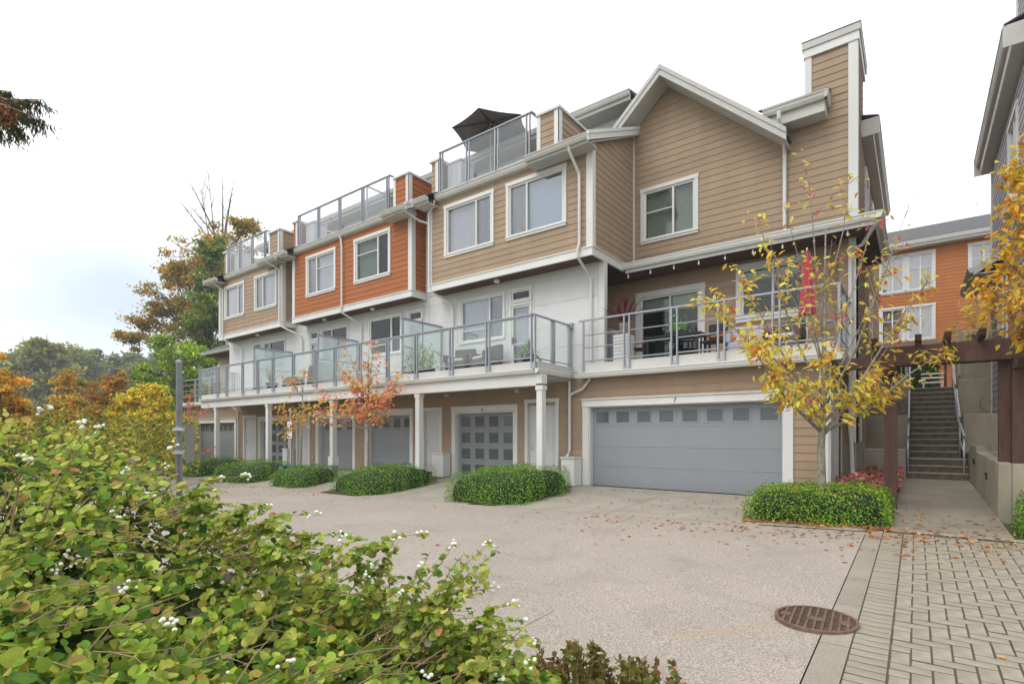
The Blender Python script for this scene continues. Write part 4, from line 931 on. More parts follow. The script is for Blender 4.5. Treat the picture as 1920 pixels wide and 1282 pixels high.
# gable roof: two slopes, rake boards, soffit; ridge runs back
RY = 14.05; off = .30
def slope(s, x_end, y1):                   # s=-1 left, +1 right
    z = lambda x: AZ+off-SLP*abs(x-AX)
    t = .10
    MB().prism([(AX, RY, z(AX)), (x_end, RY, z(x_end)), (x_end, RY, z(x_end)-t), (AX, RY, z(AX)-t)], (0, y1-RY, 0)).build('roof', 'roof', H7)
    MB().prism([(AX, RY-.03, z(AX)-.03), (x_end, RY-.03, z(x_end)-.03), (x_end, RY-.03, z(x_end)-.30), (AX, RY-.03, z(AX)-.30)], (0, .03, 0)).build('rake_board', 'rake', H7)
    MB().prism([(AX, RY-.055, z(AX)-.005), (x_end, RY-.055, z(x_end)-.005), (x_end, RY-.055, z(x_end)-.13), (AX, RY-.055, z(AX)-.13)], (0, .025, 0)).build('rake_trim', 'rake', H7)
    MB().prism([(AX, RY, z(AX)-.27), (x_end, RY, z(x_end)-.27), (x_end, RY, z(x_end)-.30), (AX, RY, z(AX)-.30)], (0, GY-RY-.025, 0)).build('rake_soffit', 'soffit_grey', H7)
slope(1, -2.46, 20); slope(-1, -7.1, 20)
# main eave stub beside the gable and the side eave
EZ = 9.30
gutter(H7, (-3.0, 14.22, EZ), (-1.62, 14.22, EZ), (0, -1, 0), 'eave', h=.17, w=.15); MB().box(-3.0, -1.72, 14.22, 14.249, EZ-.42, EZ-.06).build('fascia', 'eave', H7)
MB().box(-3.0, -1.72, 14.25, GY-.03, EZ-.42, EZ-.39).build('eave_soffit', 'soffit_grey', H7); MB().box(-1.719, -1.69, 14.22, GY-.03, EZ-.42, EZ-.05).build('fascia', 'eave', H7)
gutter(H7, (-1.69, 14.08, EZ), (-1.69, GY-.03, EZ), (1, 0, 0), 'eave', h=.17, w=.1)
MB().prism([(-3.1, 14.1, EZ), (-3.1, 14.1, EZ+.03), (-3.1, 18.0, EZ+1.9), (-3.1, 18.0, EZ+1.6)], (1.48, 0, 0)).build('roof', 'roof', H7)
gutter(H7, (-.86, 16.1, EZ), (-.86, 23.1, EZ), (1, 0, 0), 'eave', h=.17, w=.14); MB().box(-.89, -.861, 16.1, 23.1, EZ-.42, EZ-.05).build('fascia', 'eave', H7)
MB().box(XR, -.89, 16.1, 23.1, EZ-.42, EZ-.39).build('eave_soffit', 'soffit_grey', H7); MB().box(XR+.0, -.72, 16.07, 16.099, EZ-.42, EZ).build('fascia', 'eave', H7)
MB().prism([(-.74, 16.05, EZ), (-.74, 16.05, EZ+.03), (-4.0, 16.05, EZ+1.0), (-4.0, 16.05, EZ+.97)], (0, 7.1, 0)).build('roof', 'roof', H7)
wt3 = wall_body(H7, TB, GY, 24, 6.001, 9.25, [hole(17.0, 18.2, 6.9, 8.5), hole(19.6, 20.8, 6.9, 8.5)], 'tan', name='side_wall')
boards(wt3, TB, GY+.14, 24, 6.2, 8.9, [hole(17.0, 18.2, 6.9, 8.5), hole(19.6, 20.8, 6.9, 8.5)])
for a in (17.0, 19.6): window(H7, TB, a, a+1.2, 6.9, 8.5, a+.6, None, fill='curtain')
window(H7, TB, 18.6, 19.8, 3.9, 5.5, 19.2, None, fill='curtain')
# downspouts of house 7
spout(H7, [(-2.62, 14.0, 9.1), (-2.62, 14.02, 8.95), (-2.58, 14.45, 8.55), (-2.60, GY-.09, 8.3), (-2.60, GY-.09, 6.25)], .045)
spout(H7, [(-.68, 13.9, 6.03), (-.70, 13.98, 5.95), (-.98, 14.55, 5.72), (-1.22, GY-.10, 5.62), (-1.22, GY-.10, 1.45), (-1.2, GY-.14, 1.3), (-1.14, GY-.3, -.02)], .045)
spout(H7, [(-1.40, 14.62, 2.9), (-1.40, 14.62, .0)], .02)
# party/back walls so that the row is a closed building
for h, a, b, zt in ((H7, -7.6, XR-.15, 8.5), (H6, -13.4, -7.9, 8.8), (H5, -21.5, -13.6, 8.8), (H3, -33.0, -21.7, 8.8)):
    MB().box(a, b, 23.85, 24.0, 0, zt).build('back_wall', 'tan', h)

# ------------------------------------------------------------------ grey house on the right
G = thing('grey_house', (3.5, 17, 0), 'grey clapboard townhouse across the stairs seen along its side', 'house')
XG = 1.72; TG = left(XG)
gh = [hole(15.3, 16.7, 6.6, 8.4), hole(17.6, 18.6, 3.9, 5.4)]
wgr = wall_body(G, TG, 12.0, 20.3, .9, 9.2, gh, 'greysiding', name='side_wall')
boards(wgr, TG, 12.0, 20.2, .95, 8.85, [(h[0]-.06, h[1]+.06, h[2]-.06, h[3]+.06) for h in gh], 'greysiding')
window(G, TG, 15.3, 16.7, 6.6, 8.4, 16.0, 7.7, fill='curtain'); window(G, TG, 17.6, 18.6, 3.9, 5.4, 18.1, None, fill='curtain')
MB(TG).box(20.16, 20.33, 0, .036, .95, 8.9).build('corner_board', 'trim', G); MB(TG).box(17.0, 17.15, 0, .036, 2.9, 6.0).build('corner_board', 'trim', G)
MB(TG).box(14.0, 15.2, 0, .3, 5.86, 6.02).build('ledge', 'trim', G)
gutter(G, (1.47, 14.05, EZ), (1.47, 20.5, EZ), (-1, 0, 0), 'eave', h=.17, w=.14); MB().box(1.47, 1.50, 14.05, 20.5, EZ-.42, EZ-.05).build('fascia', 'eave', G)
MB().box(1.50, XG, 14.05, 20.5, EZ-.42, EZ-.39).build('eave_soffit', 'soffit_grey', G); MB().box(1.34, XG, 14.02, 14.049, EZ-.42, EZ).build('fascia', 'eave', G); MB().box(1.34, XG, 20.5, 20.53, EZ-.42, EZ).build('fascia', 'eave', G)
MB().prism([(1.35, 14.0, EZ), (1.35, 14.0, EZ+.03), (5, 14.0, EZ+1.2), (5, 14.0, EZ+1.17)], (0, 6.6, 0)).build('roof', 'roof', G)
gc = MB(TG).box(13.2, 15.5, -1.2, 0, 9.2, 12.2).build('chimney', 'greysiding', G); boards(gc, TG, 13.2, 15.4, 9.2, 12.0, [], 'greysiding'); MB(TG).box(13.1, 15.6, -1.3, .09, 11.95, 12.25).build('cap', 'eave', gc); MB(TG).box(15.37, 15.534, 0, .036, 9.2, 11.95).build('corner_board', 'trim', gc)
MB().box(XG+.0, 5, 20.16, 20.3, .9, 9).build('back_wall', 'greysiding', G); fh = [hole(2.6, 4.3, 6.6, 8.4), hole(2.6, 4.3, 3.6, 5.3)]; wf = wall_body(G, front(12.0), XG+.001, 6.0, .9, 9.2, fh, 'greysiding', name='front_wall'); boards(wf, front(12.0), XG+.14, 6.0, .95, 9.1, [(h[0]-.06, h[1]+.06, h[2]-.06, h[3]+.06) for h in fh], 'greysiding')
for z0_, z1_ in ((6.6, 8.4), (3.6, 5.3)): window(G, front(12.0), 2.6, 4.3, z0_, z1_, 3.45, None, fill='curtain')
MB(front(12.0)).box(XG-.034, XG+.14, 0, .036, .95, 9.1).build('corner_board', 'trim', G); MB(front(12.0)).box(XG-.05, 6.0, -.3, .05, 9.1, 9.3).build('fascia', 'eave', G)
# pent roof over its side door
MB().prism([(1.15, 17.4, 5.50), (1.72, 17.4, 5.90), (1.72, 17.4, 5.86), (1.15, 17.4, 5.46)], (0, 2.85, 0)).build('pent_roof', 'roof', G)
MB().prism([(1.15, 17.37, 5.49), (1.72, 17.37, 5.89), (1.72, 17.37, 5.70), (1.15, 17.37, 5.32)], (0, .029, 0)).build('pent_fascia', 'eave', G); MB().box(1.12, 1.149, 17.37, 20.25, 5.32, 5.49).build('pent_fascia', 'eave', G)
gutter(G, (1.12, 17.35, 5.50), (1.12, 20.25, 5.50), (-1, 0, 0), 'eave', h=.13, w=.11); MB().box(1.15, 1.70, 17.4, 20.2, 5.33, 5.36).build('pent_soffit', 'soffit_grey', G)

# ------------------------------------------------------------------ orange house on the upper court
O = thing('orange_house', (0, 33, TOPZ), 'orange clapboard house with white windows standing beyond the top of the stairs', 'house')
YO = 31.0; TO = front(YO); oh = []
for z0, z1, mz in ((8.02, 9.83, 9.1), (5.72, 7.40, 6.75)):
    for a, b in ((-1.42, -.38), (-.40, .70)):
        window(O, TO, a, b, z0, z1, (a+b)/2, mz, trim=.09, fill='curtain', gl='win'); oh.append(hole(a, b, z0, z1, .09))
window(O, TO, 1.82, 2.9, 8.2, 9.83, 2.35, 9.1, trim=.09, fill='curtain'); oh.append(hole(1.82, 2.9, 8.2, 9.83, .09))
window(O, TO, -6, -4.6, 8.02, 9.83, -5.3, 9.1, trim=.09, fill='curtain'); oh.append(hole(-6, -4.6, 8.02, 9.83, .09))
wO = wall_body(O, TO, -9, 9, TOPZ, 10.2, oh, 'orange_far'); boards(wO, TO, -9, 9, TOPZ+.2, 10.0, [(h[0]-.06, h[1]+.06, h[2]-.06, h[3]+.06) for h in oh], 'orange_far', e=.155)
gutter(O, (-9.3, YO-.45, 10.25), (9.3, YO-.45, 10.25), (0, -1, 0), h=.16, w=.14); MB().box(-9.3, 9.3, YO-.45, YO-.42, 10.0, 10.2).build('fascia', 'trim', O); MB().box(-9.3, 9.3, YO-.42, YO, 10.0, 10.03).build('eave_soffit', 'soffit_grey', O)
MB().prism([(-9.4, YO-.55, 10.25), (-9.4, YO-.55, 10.29), (-9.4, YO+3.6, 12.1), (-9.4, YO+8, 10.25)], (18.8, 0, 0)).build('roof', 'roof', O)
for x in (-9, 8.86): MB().box(x, x+.14, YO, YO+7.5, TOPZ, 10.2).build('side_wall', 'orange_far', O)
gutter(O, (-2.2, YO-.6, 5.42), (1.9, YO-.6, 5.42), (0, -1, 0)); MB().prism([(-2.2, YO-.6, 5.42), (-2.2, YO-.6, 5.45), (-2.2, YO, 5.62), (-2.2, YO, 5.42)], (4.1, 0, 0)).build('skirt_roof', 'roof', O)
# white guard fence at the top of the stairs
def guard(x0, x1, y, z0, label):
    g = thing('guard_fence', ((x0+x1)/2, y, z0), label, 'fence')
    MB().box(x0, x1, y-.02, y+.02, z0+1.02, z0+1.06).build('top_rail', 'trim', g); MB().box(x0, x1, y-.015, y+.015, z0+.1, z0+.13).build('bottom_rail', 'trim', g)
    n = max(2, int((x1-x0)/.115))
    for i in range(n+1): MB().box(x0+(x1-x0)*i/n-.009, x0+(x1-x0)*i/n+.009, y-.009, y+.009, z0+.13, z0+1.02).build('picket', 'trim', g)
    for x in (x0, x1): MB().box(x-.035, x+.035, y-.034, y+.034, z0-.3, z0+1.08).build('post', 'metal', g)
guard(1.05, 1.95, 21.38, 3.5, 'white picket guard fence on the topmost wall near the grey house')
guard(-1.05, -.25, 21.3, 2.98, 'white picket guard fence on the terrace wall beside the tan house')
fn = thing('timber_screen', (.78, 24.5, TOPZ), 'brown slatted timber screen at the top of the stairs', 'screen')
for i in range(5): MB().box(.78, .80, 22.6+i*.36, 22.92+i*.36, TOPZ, TOPZ+1.8).build('slat', 'pergola', fn)
bn = thing('garden_bench', (.5, 26, TOPZ), 'small white slatted bench at the top of the stairs', 'bench')
for z in (.42, .62, .78): MB().box(.15, .85, 26-.02+(.2 if z > .5 else -.15), 26+.02+(.2 if z > .5 else .2), TOPZ+z, TOPZ+z+.05).build('slat', 'trim', bn)
for x in (.2, .76): MB().box(x, x+.05, 25.85, 26.2, TOPZ-.01, TOPZ+.42).build('leg', 'trim', bn)
# ------------------------------------------------------------------ things on decks and balconies
# square tilting umbrella on the roof deck
ZU = 11.32
def PU(u, v): return PZ(u, v, ZU)
corn = [PU(847, 239), PU(897, 202), PU(977, 214), PU(989, 248), PU(938, 298), PU(874, 283)]
cen = sum(corn, Vector())/6; hub = Vector((cen.x, cen.y, ZU+.12)); top = Vector((cen.x, cen.y, ZU+.42))
um = thing('patio_umbrella', (cen.x, cen.y, 9.0), 'open dark brown umbrella on a roof deck', 'umbrella')
cn = MB(); edge = []
for i in range(6):
    a, b = corn[i], corn[(i+1) % 6]
    for k in range(6):
        f = k/6; p = a.lerp(b, f); edge.append(p+(hub-p)*(.05*math.sin(math.pi*f)))
cn.v = [tuple(top)]+[tuple(p) for p in edge]; cn.f = [(0, 1+i, 1+(i+1) % len(edge)) for i in range(len(edge))]
cv = cn.build('canopy', 'umbrella', um); sm = cv.modifiers.new('solid', 'SOLIDIFY'); sm.thickness = .006
for c_ in corn: MB().tube([top-Vector((0, 0, .06)), c_-Vector((0, 0, .03))], .014, 6).build('rib', 'dark', um); MB().tube([hub-Vector((0, 0, .1)), (top+c_)/2-Vector((0, 0, .04))], .009, 6).build('strut', 'dark', um)
mb_ = Vector((hub.x, hub.y, 9.0)); MB().tube([mb_, (hub.x, hub.y, 10.6), tuple(top)], .025, 8).build('pole', 'metal', um)
MB().lathe((mb_.x, mb_.y, 9.0), [(.28, 0), (.28, .06), (.06, .1), (.05, .3)], 16).build('base', 'dark', um)
# deck boxes and chairs behind the deck glass
def deck_box(x, y, label):
    o = thing('deck_locker', (x, y, 9), label, 'locker'); MB().box(x-.3, x+.3, y-.3, y+.3, 9.0, 10.05).build('body', 'panel', o, bevel=.01); MB().box(x-.33, x+.33, y-.33, y+.33, 10.05, 10.1).build('lid', 'panel', o)
    for k in (-.1, .1): MB().box(x+k-.003, x+k+.003, y-.306, y-.3, 9.05, 10.0).build('groove', 'soffit_grey', o)
deck_box(-11.75, 12.75, 'white cabinet behind the roof deck glass beside the umbrella'); deck_box(-19.85, 12.75, 'white cabinet behind the roof deck glass on the orange house'); deck_box(-26.0, 12.75, 'white cabinet behind the roof deck glass at the wooded end')
# tall frosted screen on the orange deck
sc = thing('deck_screen', (-16.6, 13.3, 9), 'framed frosted glass screen standing on the orange house roof deck', 'screen')
for x0, x1, y in ((-17.0, -15.6, 13.0),):
    for (a, b) in ((13.0, 14.6),):
        MB().box(-16.92, -16.88, a, a+.05, 9, 10.95).build('post', 'metal', sc); MB().box(-16.92, -16.88, b-.05, b, 9, 10.95).build('post', 'metal', sc); MB().box(-16.92, -16.88, a, b, 10.95, 11.0).build('rail', 'metal', sc); MB().box(-16.905, -16.895, a+.05, b-.05, 9.05, 10.95).build('glass_panel', 'deck_glass', sc)
def lounge_chair(loc, rz, label, m='wicker', s=1., group=None, fabric=False):
    o = thing('patio_chair', (0, 0, 0), label, 'chair', group)
    M = []
    M.append(MB().box(-.36*s, .36*s, -.36*s, .34*s, .16*s, .40*s).build('seat', m, o, bevel=.02))
    M.append(MB().box(-.36*s, .36*s, .24*s, .38*s, .401*s, .86*s).build('backrest', m, o, bevel=.03))
    for k in (-1, 1): M.append(MB().box(*((k*.36*s-.06*s, k*.36*s+.06*s)), -.36*s, .30*s, .401*s, .62*s).build('arm', m, o, bevel=.02))
    M.append(MB().box(-.28*s, .28*s, -.34*s, .22*s, .402*s, .50*s).build('cushion', 'cushion', o, bevel=.03))
    for a in (-.3, .3):
        for b in (-.3, .3): M.append(MB().box(a*s-.03, a*s+.03, b*s-.03, b*s+.03, 0, .16*s).build('leg', m, o))
    o.location = loc; o.rotation_euler[2] = rz; return o
lounge_chair((-11.25, 12.2, 3.2), 0.2, 'brown wicker armchair on the glass balcony left of its twin', group='wicker armchairs'); lounge_chair((-10.2, 12.2, 3.2), -.3, 'brown wicker armchair on the glass balcony nearest the balcony door', group='wicker armchairs')
# potted plants
def pot(x, y, z, r, h, m, par, square=False, name='pot'):
    if square: return MB().prism([(x-r*.8, y-r*.8, z), (x+r*.8, y-r*.8, z), (x+r*.8, y+r*.8, z), (x-r*.8, y+r*.8, z)], (0, 0, h)).build(name, m, par, bevel=.01)
    return MB().lathe((x, y, z), [(r*.7, 0), (r, h*.95), (r*1.05, h), (r*.9, h), (r*.85, h*.9)], 16).build(name, m, par, smooth=True)
def spiky(name, label, x, y, z, potr, poth, n, L, pal, cat='potted plant', potm='dark', wide=.022, up=.75, square=False, arch=.6):
    o = thing(name, (x, y, z), label, cat); pot(x, y, z, potr, poth, potm, o, square)
    lf = MB(); cols = []
    V = []; F = []; C = []
    for i in range(n):
        az = random.uniform(0, 2*math.pi); el = random.uniform(.25, 1.5) if up < 1 else random.uniform(.6, 1.5); l = L*random.uniform(.7, 1.05)
        d = Vector((math.cos(az)*math.cos(el), math.sin(az)*math.cos(el), math.sin(el))); sd_ = d.cross(Vector((0, 0, 1))).normalized()
        p = Vector((x, y, z+poth*.97)); c_ = pick(pal, 1)[0]; k0 = len(V)
        for k in range(6):
            f = k/5; q = p+d*l*f-Vector((0, 0, arch*l*f*f*math.cos(el))); w = wide*(1-f)**.6*(.5+min(1, f*3)*.5)
            V += [tuple(q-sd_*w), tuple(q+sd_*w)]; C += [c_, c_]
        for k in range(5): F += [(k0+2*k, k0+2*k+1, k0+2*k+3), (k0+2*k, k0+2*k+3, k0+2*k+2)]
    bulk('foliage', V, F, np.array(C), 'leafattr', o); return o
FERN = [(.10, .22, .03, 3), (.18, .30, .05, 2), (.05, .12, .02, 1)]
spiky('potted_fern', 'green arching fern in a pot at the balcony corner', -8.15, 11.45, 3.2, .2, .28, 90, .62, FERN, wide=.03, arch=.9)
spiky('potted_grass', 'tall reddish grass in a squat pot on the balcony by the frosted screen', -21.0, 11.45, 3.2, .24, .30, 46, .85, [(.30, .16, .07, 2), (.22, .22, .08, 2), (.40, .30, .18, 1)], up=1.2, wide=.018, arch=.3)
# flower trough with mixed greens
def leafy_pot(name, label, x, y, z, w, d, h, n, sz, pal, pm='dark', r=.35, rz=.35):
    o = thing(name, (x, y, z), label, 'potted plant'); MB().box(x-w/2, x+w/2, y-d/2, y+d/2, z, z+h).build('trough', pm, o, bevel=.015)
    P = np.stack([rng.normal(x, r*.5, n), rng.normal(y, d*.5, n), z+h+np.abs(rng.normal(0, rz, n))*.9], 1); V, F, C = leaves(P, rng.normal(size=(n, 3))+np.array([0, -.4, .8]), rng.uniform(.6, 1.3, n)*sz, pick(pal, n), LT_OVAL)
    bulk('foliage', V, F, C, 'leafattr', o)
    for k in range(6): MB().tube([(x+random.uniform(-.2, .2)*w, y, z+h*.9), (x+random.uniform(-.4, .4)*w, y+random.uniform(-.1, .1), z+h+rz)], .006, 5).build('stem', 'stem', o)
    return o
leafy_pot('flower_trough', 'leafy green flower trough behind the glass beside the third frosted screen', -12.05, 11.4, 3.2, .8, .25, .22, 420, .09, [(.12, .24, .04, 4), (.30, .34, .06, 2), (.55, .45, .08, 1), (.20, .28, .22, 2)], r=.55, rz=.38)
# covered furniture on the middle balcony
cvr = thing('covered_grill', (-18.6, 12.2, 3.2), 'barbecue under a dark green cover on the orange house balcony', 'barbecue')
MB().prism([(-19.3, 11.9, 3.2), (-17.8, 11.9, 3.2), (-17.9, 11.95, 4.05), (-18.5, 11.98, 4.22), (-19.2, 11.95, 4.1)], (0, .65, 0)).build('cover', 'green_room', cvr, bevel=.05)
for x in (-19.2, -17.9): MB().box(x-.04, x+.04, 11.95, 12.5, 3.18, 3.3).build('leg', 'dark', cvr)
cb = MB().prism([(-20.4, 11.5, 3.2), (-19.6, 11.5, 3.2), (-19.65, 11.5, 3.55), (-19.9, 11.55, 3.72), (-20.3, 11.5, 3.6)], (0, .6, 0)).build('covered_bench', 'wicker', bevel=.04); tag(cb, 'low brown covered seat behind the glass next to the frosted screen', 'bench')
bt = MB().box(-23.0, -22.3, 11.3, 11.7, 3.2, 3.32).build('storage_tub', 'blue', bevel=.03); tag(bt, 'low blue plastic tub on the balcony floor behind glass', 'tub')
# balcony of house 7: planter tower with cordyline, grill, table, chairs, umbrella
pt = PY(1170, 680, 12.95)
tw = thing('planter_tower', (pt.x, 12.95, 3.2), 'white stacked slatted planter column on the balcony under the red spiky plant', 'planter')
for i in range(9): MB().box(pt.x-.21, pt.x+.21, 12.74, 13.16, 3.2+i*.088, 3.2+i*.088+.078).build('slat', 'panel', tw, bevel=.008)
MB().box(pt.x-.19, pt.x+.19, 12.76, 13.14, 3.2, 3.98).build('core', 'soffit_grey', tw)
spiky('spiky_plant', 'dark red spiky cordyline in a grey pot on the planter column', pt.x+.02, 12.95, 3.995, .15, .30, 95, 1.0, [(.10, .028, .035, 3), (.16, .05, .055, 2), (.06, .02, .025, 1)], potm='concrete', up=1.2, wide=.026, arch=.25)
bq = thing('covered_grill', (-6.95, 13.6, 3.2), 'barbecue under a pale grey cover at the end of the balcony by the white wall', 'barbecue')
MB().prism([(-7.45, 13.3, 3.2), (-6.45, 13.3, 3.2), (-6.45, 13.3, 4.15), (-6.7, 13.3, 4.3), (-7.2, 13.3, 4.3), (-7.45, 13.3, 4.15)], (0, .65, 0)).build('cover', 'bbq', bq, bevel=.04)
for x in (-7.4, -6.5): MB().box(x-.03, x+.03, 13.35, 13.9, 3.19, 3.3).build('leg', 'dark', bq)
tb = thing('dining_table', (-5.0, 13.7, 3.2), 'dark slatted dining table on the balcony in front of the patio door', 'table')
for k in range(6): MB().box(-5.75, -4.25, 13.3+k*.13, 13.42+k*.13, 3.9, 3.94).build('slat', 'dark', tb)
for x in (-5.65, -4.35):
    for y in (13.36, 14.0): MB().box(x-.03, x+.03, y-.03, y+.03, 3.2, 3.9).build('leg', 'dark', tb)
leafy_pot('table_plant', 'bushy bright green herbs in a tray on the dining table', -4.95, 13.6, 3.942, .6, .22, .10, 260, .07, [(.10, .28, .05, 3), (.2, .38, .08, 2)], r=.32, rz=.2)
def dining_chair(x, y, rz, label, m='dark'):
    o = thing('dining_chair', (0, 0, 0), label, 'chair', 'balcony dining chairs')
    MB().box(-.24, .24, -.24, .24, .42, .46).build('seat', m, o, bevel=.01); MB().box(-.24, .24, .22, .26, .461, .92).build('backrest', m, o, bevel=.01); MB().box(-.24, .24, .205, .22, .60, .64).build('back_slat', 'wood_orange', o)
    for a in (-.21, .21):
        for b in (-.21, .21): MB().box(a-.02, a+.02, b-.02, b+.02, 0, .42).build('leg', m, o)
        MB().box(a-.02, a+.02, -.22, .22, .62, .65).build('arm', 'wood_orange', o); MB().box(a-.018, a+.018, -.21, -.18, .461, .62).build('arm_post', m, o)
    o.location = (x, y, 3.2); o.rotation_euler[2] = rz
dining_chair(-5.95, 13.3, 1.9, 'dark balcony dining chair with wooden arms between the planter column and the table'); dining_chair(-3.95, 13.35, -.2, 'dark balcony dining chair with wooden arms facing the wall under the window')
lounge_chair((-3.3, 13.8, 3.2), 0.1, 'pale cushioned lounge chair on the balcony under the wide window', m='bbq'); lounge_chair((-2.45, 13.8, 3.2), -.1, 'taupe lounge chair on the balcony beneath the closed red umbrella', m='wicker')
pp_ = PY(1513, 560, 13.9)
ru = thing('patio_umbrella', (pp_.x, 13.9, 3.2), 'closed red umbrella standing on the balcony', 'umbrella')
MB().tube([(pp_.x, 13.9, 3.2), (pp_.x, 13.9, 5.68)], .02, 8).build('pole', 'trim', ru)
V = []; nseg = 20; zz_ = [(5.62, .02), (5.4, .06), (5.05, .09), (4.6, .12), (4.15, .155)]
rc = MB()
for z, r_ in zz_:
    for k in range(nseg): a = 2*math.pi*k/nseg; q = r_*(1+.28*math.cos(a*7)); rc.v.append((pp_.x+q*math.cos(a), 13.9+q*math.sin(a), z))
rc.f = [(i*nseg+k, i*nseg+(k+1) % nseg, (i+1)*nseg+(k+1) % nseg, (i+1)*nseg+k) for i in range(len(zz_)-1) for k in range(nseg)]; rc.build('canopy', 'redcloth', ru)
MB().lathe((pp_.x, 13.9, 3.2), [(.25, 0), (.25, .05), (.05, .09), (.04, .25)], 14).build('base', 'dark', ru)
# string lights under the skirt roof
slt = thing('string_lights', (-4, 14.02, 5.9), 'string of clear bulbs hung along the dark soffit above the balcony', 'string lights')
MB().tube([(-6.55+i*.12, 14.02, 5.93-.03*abs(math.sin(i*.12*math.pi/.66))) for i in range(46)], .006, 5).build('cable', 'dark', slt)
for i in range(9):
    x = -6.5+i*.66; MB().lathe((x, 14.02, 5.80), [(.0, 0), (.022, .015), (.028, .045), (.014, .08), (.013, .13)], 8).build('bulb', 'bulb', slt, smooth=True)
# garden hose reel in the bed, sign posts
hz = thing('garden_hose', (-17.95, 10.3, ground(-17.95, 10.3)), 'coiled green garden hose heaped between two hedges', 'hose')
for k in range(7): r_ = .28-.02*k; c_ = (-17.95, 10.3, ground(-17.95, 10.3)+.14+.05*k); MB().tube([(c_[0]+r_*math.cos(a*.4), c_[1]+r_*math.sin(a*.4), c_[2]+.12*math.sin(a*.4+k)) for a in range(17)], .02, 6).build('coil', 'hose', hz, smooth=True)
s0 = PZ(545, 897, -.2); sy = s0.y
sp = thing('street_sign', (s0.x, s0.y, -.25), 'small white and red no stopping sign on a thin post among the hedges', 'sign')
MB().tube([(s0.x, s0.y, -.3), (s0.x, s0.y, 2.35)], .03, 8).build('post', 'galv', sp)
sg = MB().box(s0.x-.15, s0.x+.15, s0.y-.05, s0.y-.035, 1.25, 1.85).build('plate', 'signwhite', sp, bevel=.004)
def ring(c, r, w, n, par, m, name):
    o = MB()
    for k in range(n):
        a, b = 2*math.pi*k/n, 2*math.pi*(k+1)/n
        o.add([(c[0]+r*math.cos(a), c[1], c[2]+r*math.sin(a)), (c[0]+r*math.cos(b), c[1], c[2]+r*math.sin(b)), (c[0]+(r-w)*math.cos(b), c[1], c[2]+(r-w)*math.sin(b)), (c[0]+(r-w)*math.cos(a), c[1], c[2]+(r-w)*math.sin(a))], [(0, 1, 2, 3)])
    return o.build(name, m, par)
ring((s0.x, s0.y-.053, 1.69), .10, .025, 20, sg, 'signred', 'ring'); ring((s0.x, s0.y-.053, 1.49), .08, .02, 20, sg, 'numeral', 'ring')
MB().box(s0.x-.10, s0.x+.10, s0.y-.0535, s0.y-.0525, 1.30, 1.34).build('arrow', 'signred', sg)
# near sign seen from behind on a round galvanised pole
q = PT(336, 800, 4.6)
sn = thing('street_sign', (q.x, q.y, -.2), 'grey back of a road sign on a thick galvanised pole rising from the shrub', 'sign')
MB().lathe((q.x, q.y, -.25), [(.025, 0), (.025, 2.23), (.027, 2.235), (.027, 2.25), (.009, 2.262)], 16).build('pole', 'pole', sn, smooth=True)
dx = Vector((SN, CS*0-.0, 0))
rg = Vector((-.844, .537, 0)).normalized()       # plate seen almost edge-on
pc = Vector((q.x, q.y, 0))+rg*.20
nn = Vector((rg.y, -rg.x, 0))
P4 = [pc+rg*a+Vector((0, 0, z))+nn*.04 for a, z in ((-.19, 1.12), (.17, 1.12), (.19, 1.14), (.19, 1.44), (.17, 1.46), (-.19, 1.46))]
MB().prism([tuple(p) for p in P4], tuple(nn*.006)).build('plate', 'signback', sn)
for z in (1.2, 1.40): MB().prism([tuple(Vector((q.x, q.y, z))+rg*a+nn*b) for a, b in ((-.045, -.04), (.045, -.04), (.045, .0402), (-.045, .0402))], (0, 0, .025)).build('clamp', 'galv', sn)
